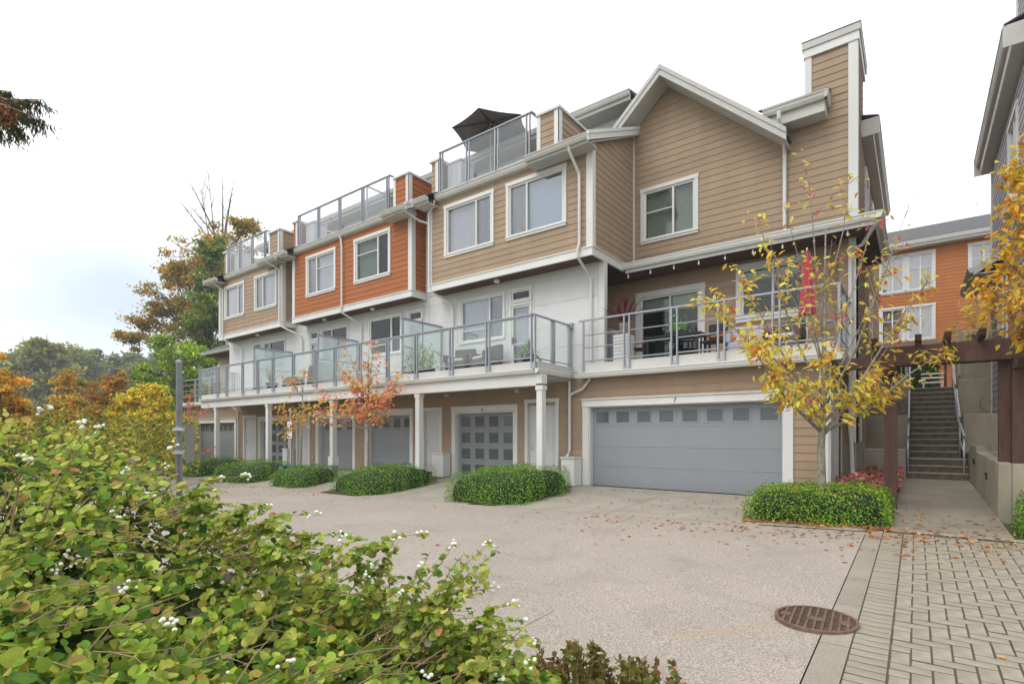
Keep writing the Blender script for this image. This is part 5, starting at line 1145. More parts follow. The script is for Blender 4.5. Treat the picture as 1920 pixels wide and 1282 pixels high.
# ------------------------------------------------------------------ hedges
BOX = [(.055, .13, .018, 4), (.09, .19, .025, 4), (.14, .25, .035, 2), (.03, .08, .012, 2)]
def hedge(x0, x1, y0, y1, h, label, n=5200, pal=BOX, skew=0., sz=.034, zoff=None):
    n = int(n*1.5)
    cx, cy = (x0+x1)/2, (y0+y1)/2; g0 = ground(cx, cy) if zoff is None else zoff
    o = thing('clipped_hedge', (cx, cy, g0), label, 'hedge', 'clipped hedges along the driveways')
    hx, hy = (x1-x0)/2, (y1-y0)/2
    gz = lambda x, y: ground(x, y) if zoff is None else zoff
    def shape(a, b, c):                     # unit cube direction -> rounded pad with lumps
        pw = 4.6; r = (np.abs(a)**pw+np.abs(b)**pw+np.abs(c)**pw)**(1/pw); return a/r, b/r, c/r
    d = rng.normal(size=(n, 3)); d[:, 2] = np.abs(d[:, 2])*1.1-.15; d = unit(d); a, b, c_ = shape(d[:, 0], d[:, 1], d[:, 2])
    lump = 1+.05*np.sin(a*7+cx*3)*np.cos(b*6+cy)+.04*np.sin(b*13+a*5)
    depth = 1-np.abs(rng.normal(0, .05, n)); X = cx+a*hx*depth*lump+skew*b; Yy = cy+b*hy*depth*lump
    Zg = np.array([gz(x, y) for x, y in zip(X, Yy)]); Z = Zg+.02+np.clip(c_, -.1, 1)*h*depth*lump+.02*rng.normal(size=n)
    N = np.stack([a/hx, b/hy, np.maximum(c_, 0)/h*.8], 1); N = unit(N)+rng.normal(size=(n, 3))*.55+np.array([0, 0, .25])
    col = pick(pal, n, .25)*np.array([1.85, 1.6, 1.3])
    V, F, C = leaves(np.stack([X, Yy, Z], 1), N, rng.uniform(.7, 1.35, n)*sz, col, LT_KITE)
    bulk('foliage', V, F, C, 'leafattr', o)
    # twiggy core
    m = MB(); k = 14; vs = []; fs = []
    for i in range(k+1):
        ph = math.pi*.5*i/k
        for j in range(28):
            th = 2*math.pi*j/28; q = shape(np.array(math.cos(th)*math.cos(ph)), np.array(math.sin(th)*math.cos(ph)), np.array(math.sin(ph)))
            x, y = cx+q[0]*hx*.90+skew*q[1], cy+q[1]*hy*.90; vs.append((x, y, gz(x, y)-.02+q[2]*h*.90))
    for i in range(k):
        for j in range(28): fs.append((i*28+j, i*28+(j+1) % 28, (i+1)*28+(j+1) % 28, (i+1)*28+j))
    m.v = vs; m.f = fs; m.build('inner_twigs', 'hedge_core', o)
    # a few sprigs poking out of the clip line
    q = int(n*.05); s = rng.choice(n, q); V, F, C = leaves(np.stack([X[s], Yy[s], Z[s]+.03], 1), rng.normal(size=(q, 3)), np.full(q, sz*1.2), col[s]*1.2, LT_OVAL); tag(bulk('sprigs', V, F, C, 'leafattr', o), kind='stuff')
    return o
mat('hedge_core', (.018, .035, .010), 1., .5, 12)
hedge(-9.25, -6.8, 9.1, 11.9, .66, 'large clipped hedge between the double garage and the garage numbered 6', 9000)
hedge(-14.0, -11.5, 9.15, 11.7, .60, 'clipped hedge in front of the white door between two garages', 7000)
hedge(-17.6, -15.5, 9.2, 11.1, .50, 'small clipped hedge beside the coiled green hose', 5000, skew=-.2)
hedge(-21.7, -18.6, 9.1, 11.3, .58, 'clipped hedge right behind the thin sign post', 6000, skew=-.2)
hedge(-25.6, -22.8, 9.3, 11.6, .56, 'farthest clipped hedge, near the small red tree', 5000)
h7 = hedge(-2.35, -.30, 9.35, 11.1, .52, 'leaf-strewn clipped hedge around the trunk of the yellow tree', 8500, pal=BOX+[(.18, .22, .03, 2)])
hedge(1.14, 3.2, 9.45, 10.95, .62, 'clipped hedge in front of the concrete planter wall', 7500)
# red groundcover beside the stairs
n = 2600; X = rng.uniform(-1.35, -.28, n); Yy = rng.uniform(11.8, 16.9, n); keep = (X > -1.05) | (Yy < 17); X, Yy = X[keep], Yy[keep]; n = len(X)
P = np.stack([X, Yy, np.array([ground(-.6, y)*.0+.02 for y in Yy])+.26+.14*np.abs(np.sin(X*5)*np.cos(Yy*3))+rng.uniform(0, .14, n)], 1)
V, F, C = leaves(P, rng.normal(size=(n, 3))*.5+np.array([0, -.3, 1]), rng.uniform(.07, .13, n), pick([(.34, .07, .08, 4), (.42, .16, .14, 3), (.34, .22, .10, 2), (.10, .14, .04, 2)], n), LT_OVAL)
gc_ = bulk('groundcover', V, F, C, 'leafattr'); tag(gc_, 'low red and pink groundcover filling the bed by the stairs', 'groundcover', kind='stuff')
bd = MB().box(-1.44, -.32, 12.0, 16.94, -.2, .24).build('planting_bed', 'soil'); bd['kind'] = 'structure'
# fallen leaves
def scatter(n, fx, sz=.07):
    P = []; 
    for i in range(n):
        x, y, z = fx(); P.append((x, y, z+.008+random.uniform(0, .006)))
    return np.array(P)
FALL = [(.42, .20, .06, 3), (.32, .13, .05, 3), (.50, .30, .08, 2), (.22, .10, .05, 2), (.55, .16, .06, 1)]
def f1():
    while 1:
        x = random.gauss(-1.6, 1.9); y = 9.0-abs(random.gauss(0, .75)); 
        if -6 < x < 1.6 and y > 5.5: return x, y, ground(x, y)
def f2():
    x = random.uniform(-6.8, -2.2); y = random.uniform(9.1, 12.5); return x, y, ground(x, y)
def f3():
    x = random.uniform(-.28, 1.0); y = 9.3+abs(random.gauss(0, 1.2)); y = min(y, 15); return x, y, ground(.3, y)
def f4():
    x = random.uniform(-.35, 2.4); y = 9.3-abs(random.gauss(0, .5)); return x, y, ground(x, y)+.003
def f5():
    x = random.uniform(-20, 1.5); y = random.uniform(3, 9); return x, y, ground(x, y)+.003
def f6():
    x = random.gauss(-16.5, 2.6); y = 9.05-abs(random.gauss(0, .5)); return x, y, ground(x, y)
def f7():
    x = random.uniform(-2.3, -.3); y = 9.42-abs(random.gauss(0, .12)); return x, y, ground(x, y)+.01
def f8():
    x = random.uniform(-20.1, -14); y = random.uniform(9.1, 10.6); return x, y, ground(x, y)
P = np.concatenate([scatter(260, f1), scatter(110, f2), scatter(110, f3), scatter(190, f4), scatter(45, f5), scatter(170, f6), scatter(300, f7), scatter(60, f8), scatter(40, lambda: (random.uniform(1.1, 2.3), random.uniform(17.05, 17.45), .985))]); n = len(P)
V, F, C = leaves(P, rng.normal(size=(n, 3))*.22+np.array([0, 0, 1]), rng.uniform(.045, .095, n), pick(FALL, n), LT_OVAL); C[:] = C
tag(bulk('fallen_leaves', V, F, C, 'leafattr'), 'dry orange and brown leaves fallen on road, driveway and paving', 'fallen leaves', kind='stuff')
n = 110; X = rng.uniform(-2.2, -.4, n); Yy = rng.uniform(9.5, 10.9, n)
P = np.stack([X, Yy, np.array([ground(x, y) for x, y in zip(X, Yy)])+.44*np.clip(1-((X+1.3)/.98)**6-((Yy-10.25)/.78)**6, .25, 1)+.03], 1)
V, F, C = leaves(P, rng.normal(size=(n, 3))*.4+np.array([0, 0, 1]), rng.uniform(.06, .1, n), pick(FALL, n), LT_OVAL); bulk('caught_leaves', V, F, C, 'leafattr', h7)

# ------------------------------------------------------------------ trees
def branch_path(p, d, L, seg=6, curve=.25, up=.1):
    pts = [Vector(p)]; d = Vector(d).normalized()
    for i in range(seg):
        d = (d+Vector((random.gauss(0, curve), random.gauss(0, curve), random.gauss(0, curve)*.6+up))*(1/seg)*2).normalized(); pts.append(pts[-1]+d*L/seg)
    return pts
def along(pts, f):
    x = f*(len(pts)-1); i = min(int(x), len(pts)-2); return pts[i].lerp(pts[i+1], x-i)
def small_tree(name, label, cat, base, height, r0, limbs, pal, leafsz, per, tpl, nobj=290, clump=.16, group=None, fruit=None, bark='bark', droop=(0, 0, -1), lean=(0, 0), nojoin=False, twig=.35, fork=.33):
    """trunk, limbs given as (start fraction, end point, radius), twigs, countable leaves"""
    o = thing(name, base, label, cat, group); base = Vector(base)
    tp = [base-Vector((0, 0, .1))]
    for i in range(1, 9): f = i/8; tp.append(base+Vector((lean[0]*f+random.gauss(0, .012), lean[1]*f+random.gauss(0, .012), height*f)))
    MB().tube(tp, [r0*(1-.88*(i/8)**.9) for i in range(9)], 10).build('trunk', bark, o, smooth=True)
    tips = []
    for (f, end, r, dens) in limbs:
        s = along(tp, f); e = Vector(end); m1 = s.lerp(e, .35)+Vector((random.gauss(0, .06), random.gauss(0, .06), -.10*(e-s).length*.5)); m2 = s.lerp(e, .7)+Vector((random.gauss(0, .05), random.gauss(0, .05), .02))
        pts = [s, s.lerp(m1, .5), m1, m1.lerp(m2, .5), m2, m2.lerp(e, .5), e]
        lb_ = MB().tube(pts, [r*(1-.85*i/6) for i in range(7)], 7).build('limb', bark, o, smooth=True)
        L = (e-s).length; tw_ = MB()
        for k in range(int(5+L*4)):
            f2 = random.uniform(.25, 1.0); q = along(pts, f2); d = (e-s).normalized()*.6+Vector((random.gauss(0, .7), random.gauss(0, .7), random.gauss(.25, .5)))
            tl = twig*random.uniform(.4, 1.1); tw_n = 1; bp = branch_path(q, d, tl, 4, .35, .12); tw_.tube(bp, [.007, .006, .005, .004, .002], 5, cap=False); tips += [(bp, dens)]
        tips.append((pts[3:], dens)); tag(tw_.build('twig', bark, lb_), kind='stuff')
    P = []; D = []
    for bp, dens in tips:
        for k in range(max(0, int(round(per*dens*random.uniform(.5, 1.5))))):
            q = along(bp, random.uniform(.25, 1)); P.append(q+Vector((random.gauss(0, 1), random.gauss(0, 1), random.gauss(-.1, 1)))*clump*.35); dd = (bp[-1]-bp[0]).normalized(); D.append(dd*.7+Vector(droop))
    P = np.array([tuple(p) for p in P]); D = np.array([tuple(d) for d in D]); n = len(P)
    N = rng.normal(size=(n, 3))*.55+np.array([0, 0, .8])+np.array([SN, -CS, 0])*.55; sz = rng.uniform(.7, 1.25, n)*leafsz; col = pick(pal, n)
    me = leaf_mesh('leaf', tpl); k = min(nobj, n); idx = rng.permutation(n)
    leaf_objects(me, P[idx[:k]], N[idx[:k]], sz[idx[:k]], col[idx[:k]], o, D[idx[:k]])
    if n > k:
        j = idx[k:]; V, F, C = leaves(P[j], N[j], sz[j], col[j], tpl, D[j]); tag(bulk('foliage', V, F, C, 'leafattr', o), kind='stuff')
    if fruit:
        fn_, fc, fs = fruit; j = []
        for _ in range(fn_):
            bp, dens = random.choice(tips); q = along(bp, random.uniform(.3, 1)); 
            for _k in range(random.randint(1, 4)): j.append(tuple(q+Vector((random.gauss(0, .03), random.gauss(0, .03), -abs(random.gauss(0.03, .03))))))
        j = np.array(j); V, F, C = leaves(j, rng.normal(size=(len(j), 3)), np.full(len(j), fs), pick(fc, len(j)), LT_ROUND); V2, F2, C2 = leaves(j, rng.normal(size=(len(j), 3)), np.full(len(j), fs), pick(fc, len(j)), LT_ROUND)
        tag(bulk('fruit', np.concatenate([V, V2]), np.concatenate([F, F2+len(V)]), np.concatenate([C, C2]), 'leafattr', o), kind='stuff')
    return o
YEL = [(.56, .40, .05, 4), (.56, .46, .08, 6), (.56, .31, .04, 2.5), (.50, .48, .07, 2), (.54, .20, .04, .5)]
b0 = PT(1540, 935, 8.75); tx, ty = b0.x, b0.y
T_ = lambda u, v, t: PT(u, v, t)
limbs = [ # start fraction on trunk, tip, radius, leaf density
 (.30, T_(1335, 575, 8.3), .030, 1.9), (.36, T_(1375, 500, 8.5), .022, .9), (.40, T_(1395, 640, 8.1), .022, 1.8), (.34, T_(1440, 700, 8.2), .018, 1.3),
 (.42, T_(1420, 400, 8.9), .022, .5), (.52, T_(1470, 385, 8.7), .018, .42), (.60, T_(1512, 300, 8.8), .018, .22), (.58, T_(1590, 340, 8.9), .018, .40),
 (.30, T_(1770, 660, 8.8), .030, 1.7), (.33, T_(1745, 520, 8.9), .028, .55), (.38, T_(1700, 395, 8.9), .024, .30), (.45, T_(1640, 400, 8.7), .020, .35), (.28, T_(1640, 690, 8.4), .018, 1.5), (.30, T_(1500, 700, 8.3), .016, 1.2), (.30, T_(1700, 600, 9.0), .02, 1.1), (.33, T_(1560, 650, 8.3), .014, 1.5),
 (.48, T_(1560, 450, 8.6), .014, .25), (.5, T_(1450, 470, 8.6), .016, .5), (.42, T_(1665, 480, 8.6), .016, .4)]
yt = small_tree('yellow_tree', 'sparse yellow-leaved young tree with pink fruits in front of the double garage', 'tree', (tx, ty, ground(tx, ty)), 4.75, .075, limbs, YEL, .122, 7.3, LT_LANCE, clump=.20, fruit=(90, [(.60, .05, .12, 3), (.70, .12, .18, 2)], .042), lean=(.06, -.0), twig=.32)
# orange-leaved tree reaching in from the right, trunk just outside the picture
bx = Vector((2.05, 10.2, ground(2.05, 10.2)))
limbs = [(.45, T_(1868, 400, 7.4), .03, 1.0), (.5, T_(1905, 300, 7.6), .03, 1.7), (.42, T_(1866, 545, 7.2), .028, 1.7), (.40, T_(1885, 600, 7.6), .025, 1.5), (.5, T_(1900, 380, 7.2), .02, 1.8), (.46, T_(1880, 480, 7.4), .022, 1.4), (.6, T_(1920, 310, 7.4), .02, 1.7), (.45, T_(1960, 480, 7.5), .02, 1.4), (.7, T_(2040, 250, 7.6), .02, 1.4), (.5, T_(2150, 400, 7.6), .02, 1.4), (.4, T_(1905, 560, 7.3), .018, 1.8)]
small_tree('orange_tree', 'dense amber-leaved tree overhanging the pergola beside the grey house', 'tree', bx, 4.9, .07, limbs, [(.54, .29, .03, 4), (.54, .36, .045, 4), (.46, .19, .025, 2), (.42, .36, .05, 2)], .12, 14, LT_LANCE, clump=.24, twig=.42)
# two small orange trees before the middle garages
RED = [(.56, .26, .13, 4), (.56, .22, .14, 3), (.56, .36, .08, 3), (.44, .36, .07, 1)]
b1 = PY(638, 880, 10.7); z1 = ground(b1.x, b1.y)
b1x = PY(690, 800, 10.4)
limbs = [(.50, T_(600, 740, 16.6), .025, 1.2), (.55, T_(640, 690, 16.2), .022, 1.1), (.60, T_(690, 665, 16.1), .02, 1.1), (.62, T_(700, 645, 16.0), .02, .5), (.50, T_(735, 735, 15.6), .025, 1.5), (.45, T_(715, 760, 15.8), .02, 1.5), (.45, T_(680, 775, 16.2), .02, 1.2), (.5, T_(655, 760, 16.4), .02, 1.3), (.42, T_(590, 770, 16.6), .018, 1.0), (.6, T_(672, 720, 16), .02, 1.4), (.6, T_(745, 715, 15.6), .02, .7), (.55, T_(700, 745, 15.9), .02, 1.5), (.65, T_(640, 640, 16.3), .012, .15)]
small_tree('orange_sapling', 'sparse coral-orange sapling beside the column with a pedestal', 'tree', (b1x.x, b1x.y, ground(b1x.x, b1x.y)), 4.2, .05, limbs, RED, .15, 6.0, LT_OVAL, clump=.30, twig=.4, group='small autumn trees')
b2 = PY(563, 890, 10.6)
limbs = [(.62, T_(520, 790, 18.2), .018, 1.0), (.66, T_(528, 765, 18.2), .016, .9), (.75, T_(545, 712, 18), .016, .9), (.7, T_(585, 768, 17.8), .016, .9), (.62, T_(565, 790, 17.8), .016, 1.0), (.8, T_(570, 690, 18), .014, .5), (.6, T_(535, 820, 18), .012, .6)]
small_tree('orange_sapling', 'thin crooked sapling with a few yellow-orange leaves by the white door', 'tree', (b2.x, b2.y, ground(b2.x, b2.y)), 3.9, .045, limbs, [(.58, .24, .08, 3), (.50, .32, .06, 3), (.40, .34, .06, 2)], .13, 4.6, LT_OVAL, clump=.22, twig=.34, group='small autumn trees', lean=(.15, .05))
b3 = PY(352, 880, 9.7)
limbs = [(.75, T_(365, 760, 22), .018, 1.), (.7, T_(350, 780, 22), .016, 1.), (.8, T_(380, 775, 21.6), .016, .8), (.35, T_(395, 845, 21.4), .012, .8), (.9, T_(355, 740, 22), .012, .8)]
small_tree('red_sapling', 'small red-leaved sapling by the farthest double garage', 'tree', (b3.x, b3.y, ground(b3.x, b3.y)), 3.2, .05, limbs, [(.55, .12, .09, 4), (.60, .22, .10, 2)], .13, 2.6, LT_OVAL, nobj=160, clump=.25, twig=.35, group='small autumn trees')
# larger background trees: crowns of clumps on real limbs
def big_tree(name, label, base, blobs, pal, leafsz, perm, r0=.3, group=None, cat='tree', tpl=LT_LOBE, seed_shift=0, flat=.75):
    """blobs: (centre, radius); every blob hangs on a limb of its own and is broken into clumps"""
    o = thing(name, base, label, cat, group); base = Vector(base); cz = sum(b[0].z for b in blobs)/len(blobs); cx = sum((b[0]-base for b in blobs), Vector())/len(blobs)
    top = Vector((base.x+cx.x*.7, base.y+cx.y*.7, max(base.z+1, cz)))
    tp = [base.lerp(top, i/6)+Vector((random.gauss(0, .1), random.gauss(0, .1), 0))*(i > 0) for i in range(7)]; tp[0] = base-Vector((0, 0, .3))
    MB().tube(tp, [r0*(1-.65*i/6) for i in range(7)], 9).build('trunk', 'bark_dark', o, smooth=True)
    lm = MB(); P = []; N = []; C = []; 
    for c, r in blobs:
        s = along(tp, random.uniform(.4, .95)); lm.tube([s, s.lerp(c, .5)+Vector((0, 0, -.1*r)), c], [r0*.3, r0*.2, r0*.07], 6)
        m_ = max(14, int(perm*r*r/40))
        for k in range(m_):
            d = Vector((random.gauss(0, 1), random.gauss(0, 1), random.gauss(0, .8))).normalized(); q = c+d*r*random.uniform(.3, 1.08); lm.tube([c, q], [r0*.05, .008], 4, cap=False)
            n = 110; cr = r*random.uniform(.22, .46); g = rng.normal(size=(n, 3))*np.array([1, 1, flat*.6])*cr*.62; tint = random.uniform(.65, 1.3)
            P.append(np.array(q)+g); N.append(g*.4/cr+rng.normal(size=(n, 3))*.5+np.array([0, 0, .6])); C.append(pick(pal, n, .22)*tint)
    lm.build('limbs', 'bark_dark', o)
    P = np.concatenate(P); N = np.concatenate(N); C = np.concatenate(C); V, F, C = leaves(P, N, rng.uniform(.5, 1.25, len(P))*leafsz*.62, C*np.array([1.35, 1.32, 1.0]), LT_OVAL if leafsz < .3 else LT_KITE); bulk('crown', V, F, C, 'leafattr', o); return o
def BL(lst, t, dt=1.0): return [(PT(u, v, t+random.uniform(-dt, dt)), rp*t/1000*1.12) for u, v, rp in lst]
GZ = lambda x, y: terr(x, y)
def place(u, t): p = PT(u, 816, t); return (p.x, p.y, terr(p.x, p.y))
RUST = [(.30, .14, .03, 3), (.38, .19, .04, 2), (.17, .17, .035, 3), (.24, .21, .04, 2), (.10, .14, .03, 2)]
DKG = [(.06, .115, .022, 3), (.09, .155, .028, 2), (.15, .19, .035, 1), (.22, .17, .03, 1)]
BRG = [(.12, .20, .022, 4), (.18, .255, .03, 3), (.075, .14, .018, 3), (.30, .29, .04, 2)]
ORG = [(.42, .20, .03, 3), (.42, .27, .04, 3), (.32, .13, .025, 2), (.24, .24, .04, 3)]
YLW = [(.46, .36, .035, 4), (.38, .33, .04, 3), (.26, .29, .04, 3), (.42, .22, .03, 1)]
big_tree('maple_tree', 'tall rust-tinged maple rising behind the far end of the houses', place(405, 44), BL([(440, 450, 38), (405, 470, 38), (370, 480, 42), (345, 505, 35), (400, 520, 40), (365, 560, 36), (330, 585, 34), (275, 600, 32), (300, 570, 34), (250, 630, 20), (355, 620, 36), (395, 600, 34), (405, 650, 30), (460, 425, 20), (330, 520, 20)], 44, 2), RUST, .42, 95, .45, group='woodland trees beyond the row')
big_tree('maple_tree', 'dark green tree tucked against the end wall of the row', place(390, 40), BL([(385, 560, 32), (400, 620, 34), (378, 660, 34), (395, 700, 34), (390, 520, 26), (360, 610, 28), (398, 470, 24), (385, 740, 34), (402, 580, 30)], 40, 1.5), DKG, .40, 100, .4, group='woodland trees beyond the row')
big_tree('maple_tree', 'bright green maple left of the far balcony', place(335, 34), BL([(330, 670, 34), (300, 700, 34), (350, 710, 34), (285, 740, 32), (330, 750, 34), (365, 665, 26), (310, 655, 24), (350, 780, 30), (270, 700, 22)], 34, 1.5), BRG, .34, 105, .3, group='woodland trees beyond the row')
big_tree('maple_tree', 'yellow maple behind the sign pole', place(285, 26), BL([(270, 760, 30), (245, 780, 34), (300, 790, 30), (260, 810, 32), (225, 760, 26), (300, 830, 30), (230, 840, 30), (275, 735, 22), (320, 850, 26)], 26, 1.2), YLW, .26, 115, .2, group='woodland trees beyond the row')
big_tree('maple_tree', 'slender rust-orange tree in the middle of the autumn thicket', place(190, 27), BL([(195, 740, 24), (190, 775, 26), (215, 715, 18), (175, 810, 28), (205, 820, 28), (190, 850, 28)], 27, 1), [(.34, .16, .035, 3), (.28, .15, .035, 3), (.24, .20, .04, 3)], .25, 115, .18, group='woodland trees beyond the row')
big_tree('maple_tree', 'narrow copper-topped tree between green thicket trees', place(128, 25), BL([(128, 720, 20), (122, 750, 22), (135, 775, 26), (110, 790, 24), (128, 815, 28), (95, 830, 28)], 25, 1), [(.35, .17, .035, 3), (.32, .22, .04, 2), (.20, .21, .035, 3)], .24, 115, .18, group='woodland trees beyond the row')
big_tree('maple_tree', 'olive green thicket tree in front of the copper ones', place(150, 20), BL([(75, 800, 28), (60, 840, 30), (160, 830, 28), (100, 860, 30), (150, 870, 30), (210, 870, 26)], 20, 1), [(.13, .16, .03, 3), (.24, .22, .035, 2), (.36, .22, .03, 2)], .2, 115, .15, group='woodland trees beyond the row')
big_tree('maple_tree', 'blazing orange maple at the edge of the shrub', place(5, 18), BL([(0, 720, 30), (20, 760, 30), (-20, 770, 36), (10, 800, 34), (35, 790, 24), (-30, 700, 34), (0, 840, 34)], 18, 1), ORG, .18, 130, .16, group='woodland trees beyond the row')
# wood closing the far slope
n = 34000; U = rng.uniform(-500, 430, n); tt = rng.uniform(105, 135, n); tp_v = 700+14*np.sin(U*.045)+9*np.sin(U*.11+1)+6*np.sin(U*.31)+.06*np.abs(U-180); Vv = tp_v+np.abs(rng.normal(0, 1, n))**1.3*34+rng.uniform(0, 6, n); a = (U-960)/1000
P = np.stack([tt*(CS*a-SN), tt*(SN*a+CS), EYE+tt*(816-Vv)/1000], 1); tint = (1+.35*np.sin(U*.07)*np.sin(tt*.35+U*.02))[:, None]
V, F, C = leaves(P, rng.normal(size=(n, 3))*.7+np.array([0, 0, .7]), rng.uniform(.5, 1.1, n), pick([(.16, .22, .10, 3), (.20, .25, .11, 3), (.26, .23, .11, 1)], n)*tint, LT_KITE)
tag(bulk('far_wood', V, F, C, 'leafattr'), 'hazy green wood covering the far slope', 'wood', kind='stuff')
# undergrowth below the trees
n = 42000; U = rng.uniform(-500, 370, n); tt = rng.uniform(14, 40, n); Vv = 812+rng.uniform(-20, 60, n)+rng.normal(0, 14, n); a = (U-960)/1000
P = np.stack([tt*(CS*a-SN), tt*(SN*a+CS), EYE+tt*(816-Vv)/1000], 1); V, F, C = leaves(P, rng.normal(size=(n, 3))*.6+np.array([0, 0, .7]), rng.uniform(.005, .010, n)*tt, pick(YLW+BRG+[(.30, .16, .03, 3)], n)*(.75+.5*np.sin(U*.06)*np.sin(tt*.9))[:, None].clip(.4, 1.3), LT_OVAL)
tag(bulk('undergrowth', V, F, C, 'leafattr'), 'mixed green and yellow undergrowth below the woodland trees', 'undergrowth', kind='stuff')
# far wooded ridge
FAR1 = [(.15, .17, .06, 3), (.20, .20, .065, 2), (.27, .20, .07, 1)]
FAR2 = [(.10, .145, .065, 3), (.13, .16, .07, 2)]
for lab, u, t, bl, pal in (
  ('broad olive tree on the far slope with a bare crown top', 75, 70, [(60, 670, 30), (90, 690, 36), (50, 710, 36), (110, 730, 34), (80, 650, 22), (30, 690, 26), (120, 700, 24), (60, 750, 34), (100, 765, 30)], FAR1),
  ('pale green round tree on the far slope beside the spruce', 145, 85, [(130, 670, 24), (155, 665, 24), (145, 695, 30), (170, 690, 24), (120, 700, 24), (155, 725, 30), (130, 740, 26)], [(.13, .17, .06, 3), (.17, .19, .07, 2), (.2, .14, .06, 1)]),
  ('dull green far tree to the right of the spruce', 230, 90, [(225, 690, 22), (245, 680, 20), (255, 700, 24), (215, 710, 24), (240, 725, 26), (275, 700, 22), (260, 730, 26)], [(.12, .15, .06, 3), (.16, .15, .06, 2)]),
  ('dim reddish far tree between the spruce and the round tree', 170, 95, [(170, 672, 14), (180, 690, 20), (165, 710, 20), (190, 720, 22)], [(.17, .11, .06, 2), (.14, .13, .06, 2)]),
  ('far grey-green tree against the maples', 300, 95, [(290, 690, 20), (310, 680, 20), (300, 710, 24), (325, 705, 22), (320, 730, 24)], FAR2),
  ('dark far tree at the foot of the slope', 15, 75, [(10, 680, 24), (-10, 700, 30), (20, 715, 28), (0, 740, 30), (35, 740, 26)], FAR2)):
    big_tree('far_tree', lab, place(u, t), BL(bl, t, 2), pal, .9, 42, .4, group='far wooded slope')
def conifer(name, label, base, h, w, pal, n=2200, sz=.55, group=None):
    o = thing(name, base, label, 'conifer', group); b = Vector(base); MB().tube([b-Vector((0, 0, .3)), b+Vector((0, 0, h*.5)), b+Vector((0, 0, h))], [.3, .16, .03], 7).build('trunk', 'bark_dark', o)
    P = []; N = []
    for i in range(n):
        f = random.random()**.8; tier = math.floor(f*14)/14; r = w*(1-f)*(.55+.45*(1-(f*14-math.floor(f*14))))*random.uniform(.2, 1); a = random.uniform(0, 6.283)
        P.append((b.x+r*math.cos(a), b.y+r*math.sin(a), b.z+h*(.12+.88*f)-.12*r)); N.append((math.cos(a)*.3, math.sin(a)*.3, 1))
    V, F, C = leaves(np.array(P), np.array(N)+rng.normal(size=(n, 3))*.3, rng.uniform(.6, 1.2, n)*sz, pick(pal, n), LT_KITE); bulk('crown', V, F, C, 'leafattr', o)
pb = PT(181, 816, 95); tz = terr(pb.x, pb.y); conifer('spruce_tree', 'dark pointed spruce standing above the far wooded slope', (pb.x, pb.y, tz), EYE+.160*95-tz, 4.2, [(.03, .055, .035, 3), (.04, .07, .04, 2)], 3200, .9)
# bare trees
def bare_tree(label, base, tips, r0):
    o = thing('bare_tree', base, label, 'tree', 'bare trees'); b = Vector(base); tt = Vector(tips[0]); MB().tube([b, b.lerp(tt, .5), tt], [r0, r0*.5, .02], 7).build('trunk', 'bark_dark', o)
    for e in tips[1:]:
        s = b.lerp(tt, random.uniform(.45, .8)); e = Vector(e); lb_ = MB().tube([s, s.lerp(e, .5)+Vector((0, 0, .2)), e], [r0*.3, r0*.18, .012], 5).build('limb', 'bark_dark', o); tw_ = MB()
        for k in range(9): q = s.lerp(e, random.uniform(.3, .95)); tw_.tube(branch_path(q, (e-s).normalized()+Vector((random.gauss(0, .5), random.gauss(0, .5), random.gauss(0.2, .4))), (e-s).length*.3, 4, .3, .1), [.02, .016, .012, .008, .005], 4, cap=False)
        tag(tw_.build('twig', 'bark_dark', lb_), kind='stuff')
bare_tree('leafless tree with thin upright branches showing above the rust maple', place(415, 52), [PT(418, 320, 52), PT(350, 330, 52), PT(375, 345, 51), PT(440, 330, 53), PT(390, 320, 52), PT(340, 380, 52), PT(432, 370, 52), PT(360, 390, 52)], .35)
bare_tree('thin bare topped tree above the olive tree on the far slope', place(85, 72), [PT(88, 625, 72), PT(60, 640, 72), PT(110, 645, 72), PT(140, 660, 72), PT(75, 650, 71), PT(40, 635, 72)], .4)
# cedar with one bough reaching into the picture
cbase = PT(-420, 816, 7.5); cbase = (cbase.x, cbase.y, terr(cbase.x, cbase.y))
ce = thing('cedar_tree', cbase, 'cedar whose drooping green and russet bough hangs over the shrub', 'conifer')
tr0 = Vector(cbase); MB().tube([tr0-Vector((0, 0, .2)), tr0+Vector((0, 0, 5)), tr0+Vector((0, 0, 11))], [.28, .2, .05], 9).build('trunk', 'bark_dark', ce, smooth=True)
P = []; N = []; D = []; C = []
for (ends, rd) in (((PT(-68, 162, 7.2), PT(12, 187, 7.1), PT(80, 187, 7.1)), 0), ((PT(-68, 182, 7.2), PT(7, 197, 7.0), PT(84, 227, 7.0)), 0), ((PT(-68, 172, 7.2), PT(2, 207, 7.1), PT(37, 242, 7.0)), 0), ((PT(-88, 157, 7.3), PT(-28, 167, 7.2), PT(22, 172, 7.2)), 1), ((PT(-98, 182, 7.3), PT(-38, 212, 7.2), PT(-3, 244, 7.1)), 0)):
    st_ = tr0+Vector((0, 0, 5.6)); pts = [st_]+[Vector(e) for e in ends]; MB().tube(pts, [.05, .025, .012, .004], 6).build('limb', 'bark', ce)
    for k in range(150):
        f = random.uniform(.34, 1)**.8; q = along(pts, f); side = Vector((random.gauss(0, .10), random.gauss(0, .10), 0)); l = random.uniform(.1, .32)*(1.2-f*.5)
        for m_ in range(7): g = m_/7; P.append(tuple(q+side*g+Vector((0, 0, -l*g)))); N.append((random.gauss(0, 1), random.gauss(0, 1), .2)); D.append((side.x*2, side.y*2, -1)); C.append((.38, .12, .04) if (random.random() < (.45 if f < .8 else .05)) else random.choice([(.05, .075, .02), (.08, .10, .02), (.03, .05, .02)]))
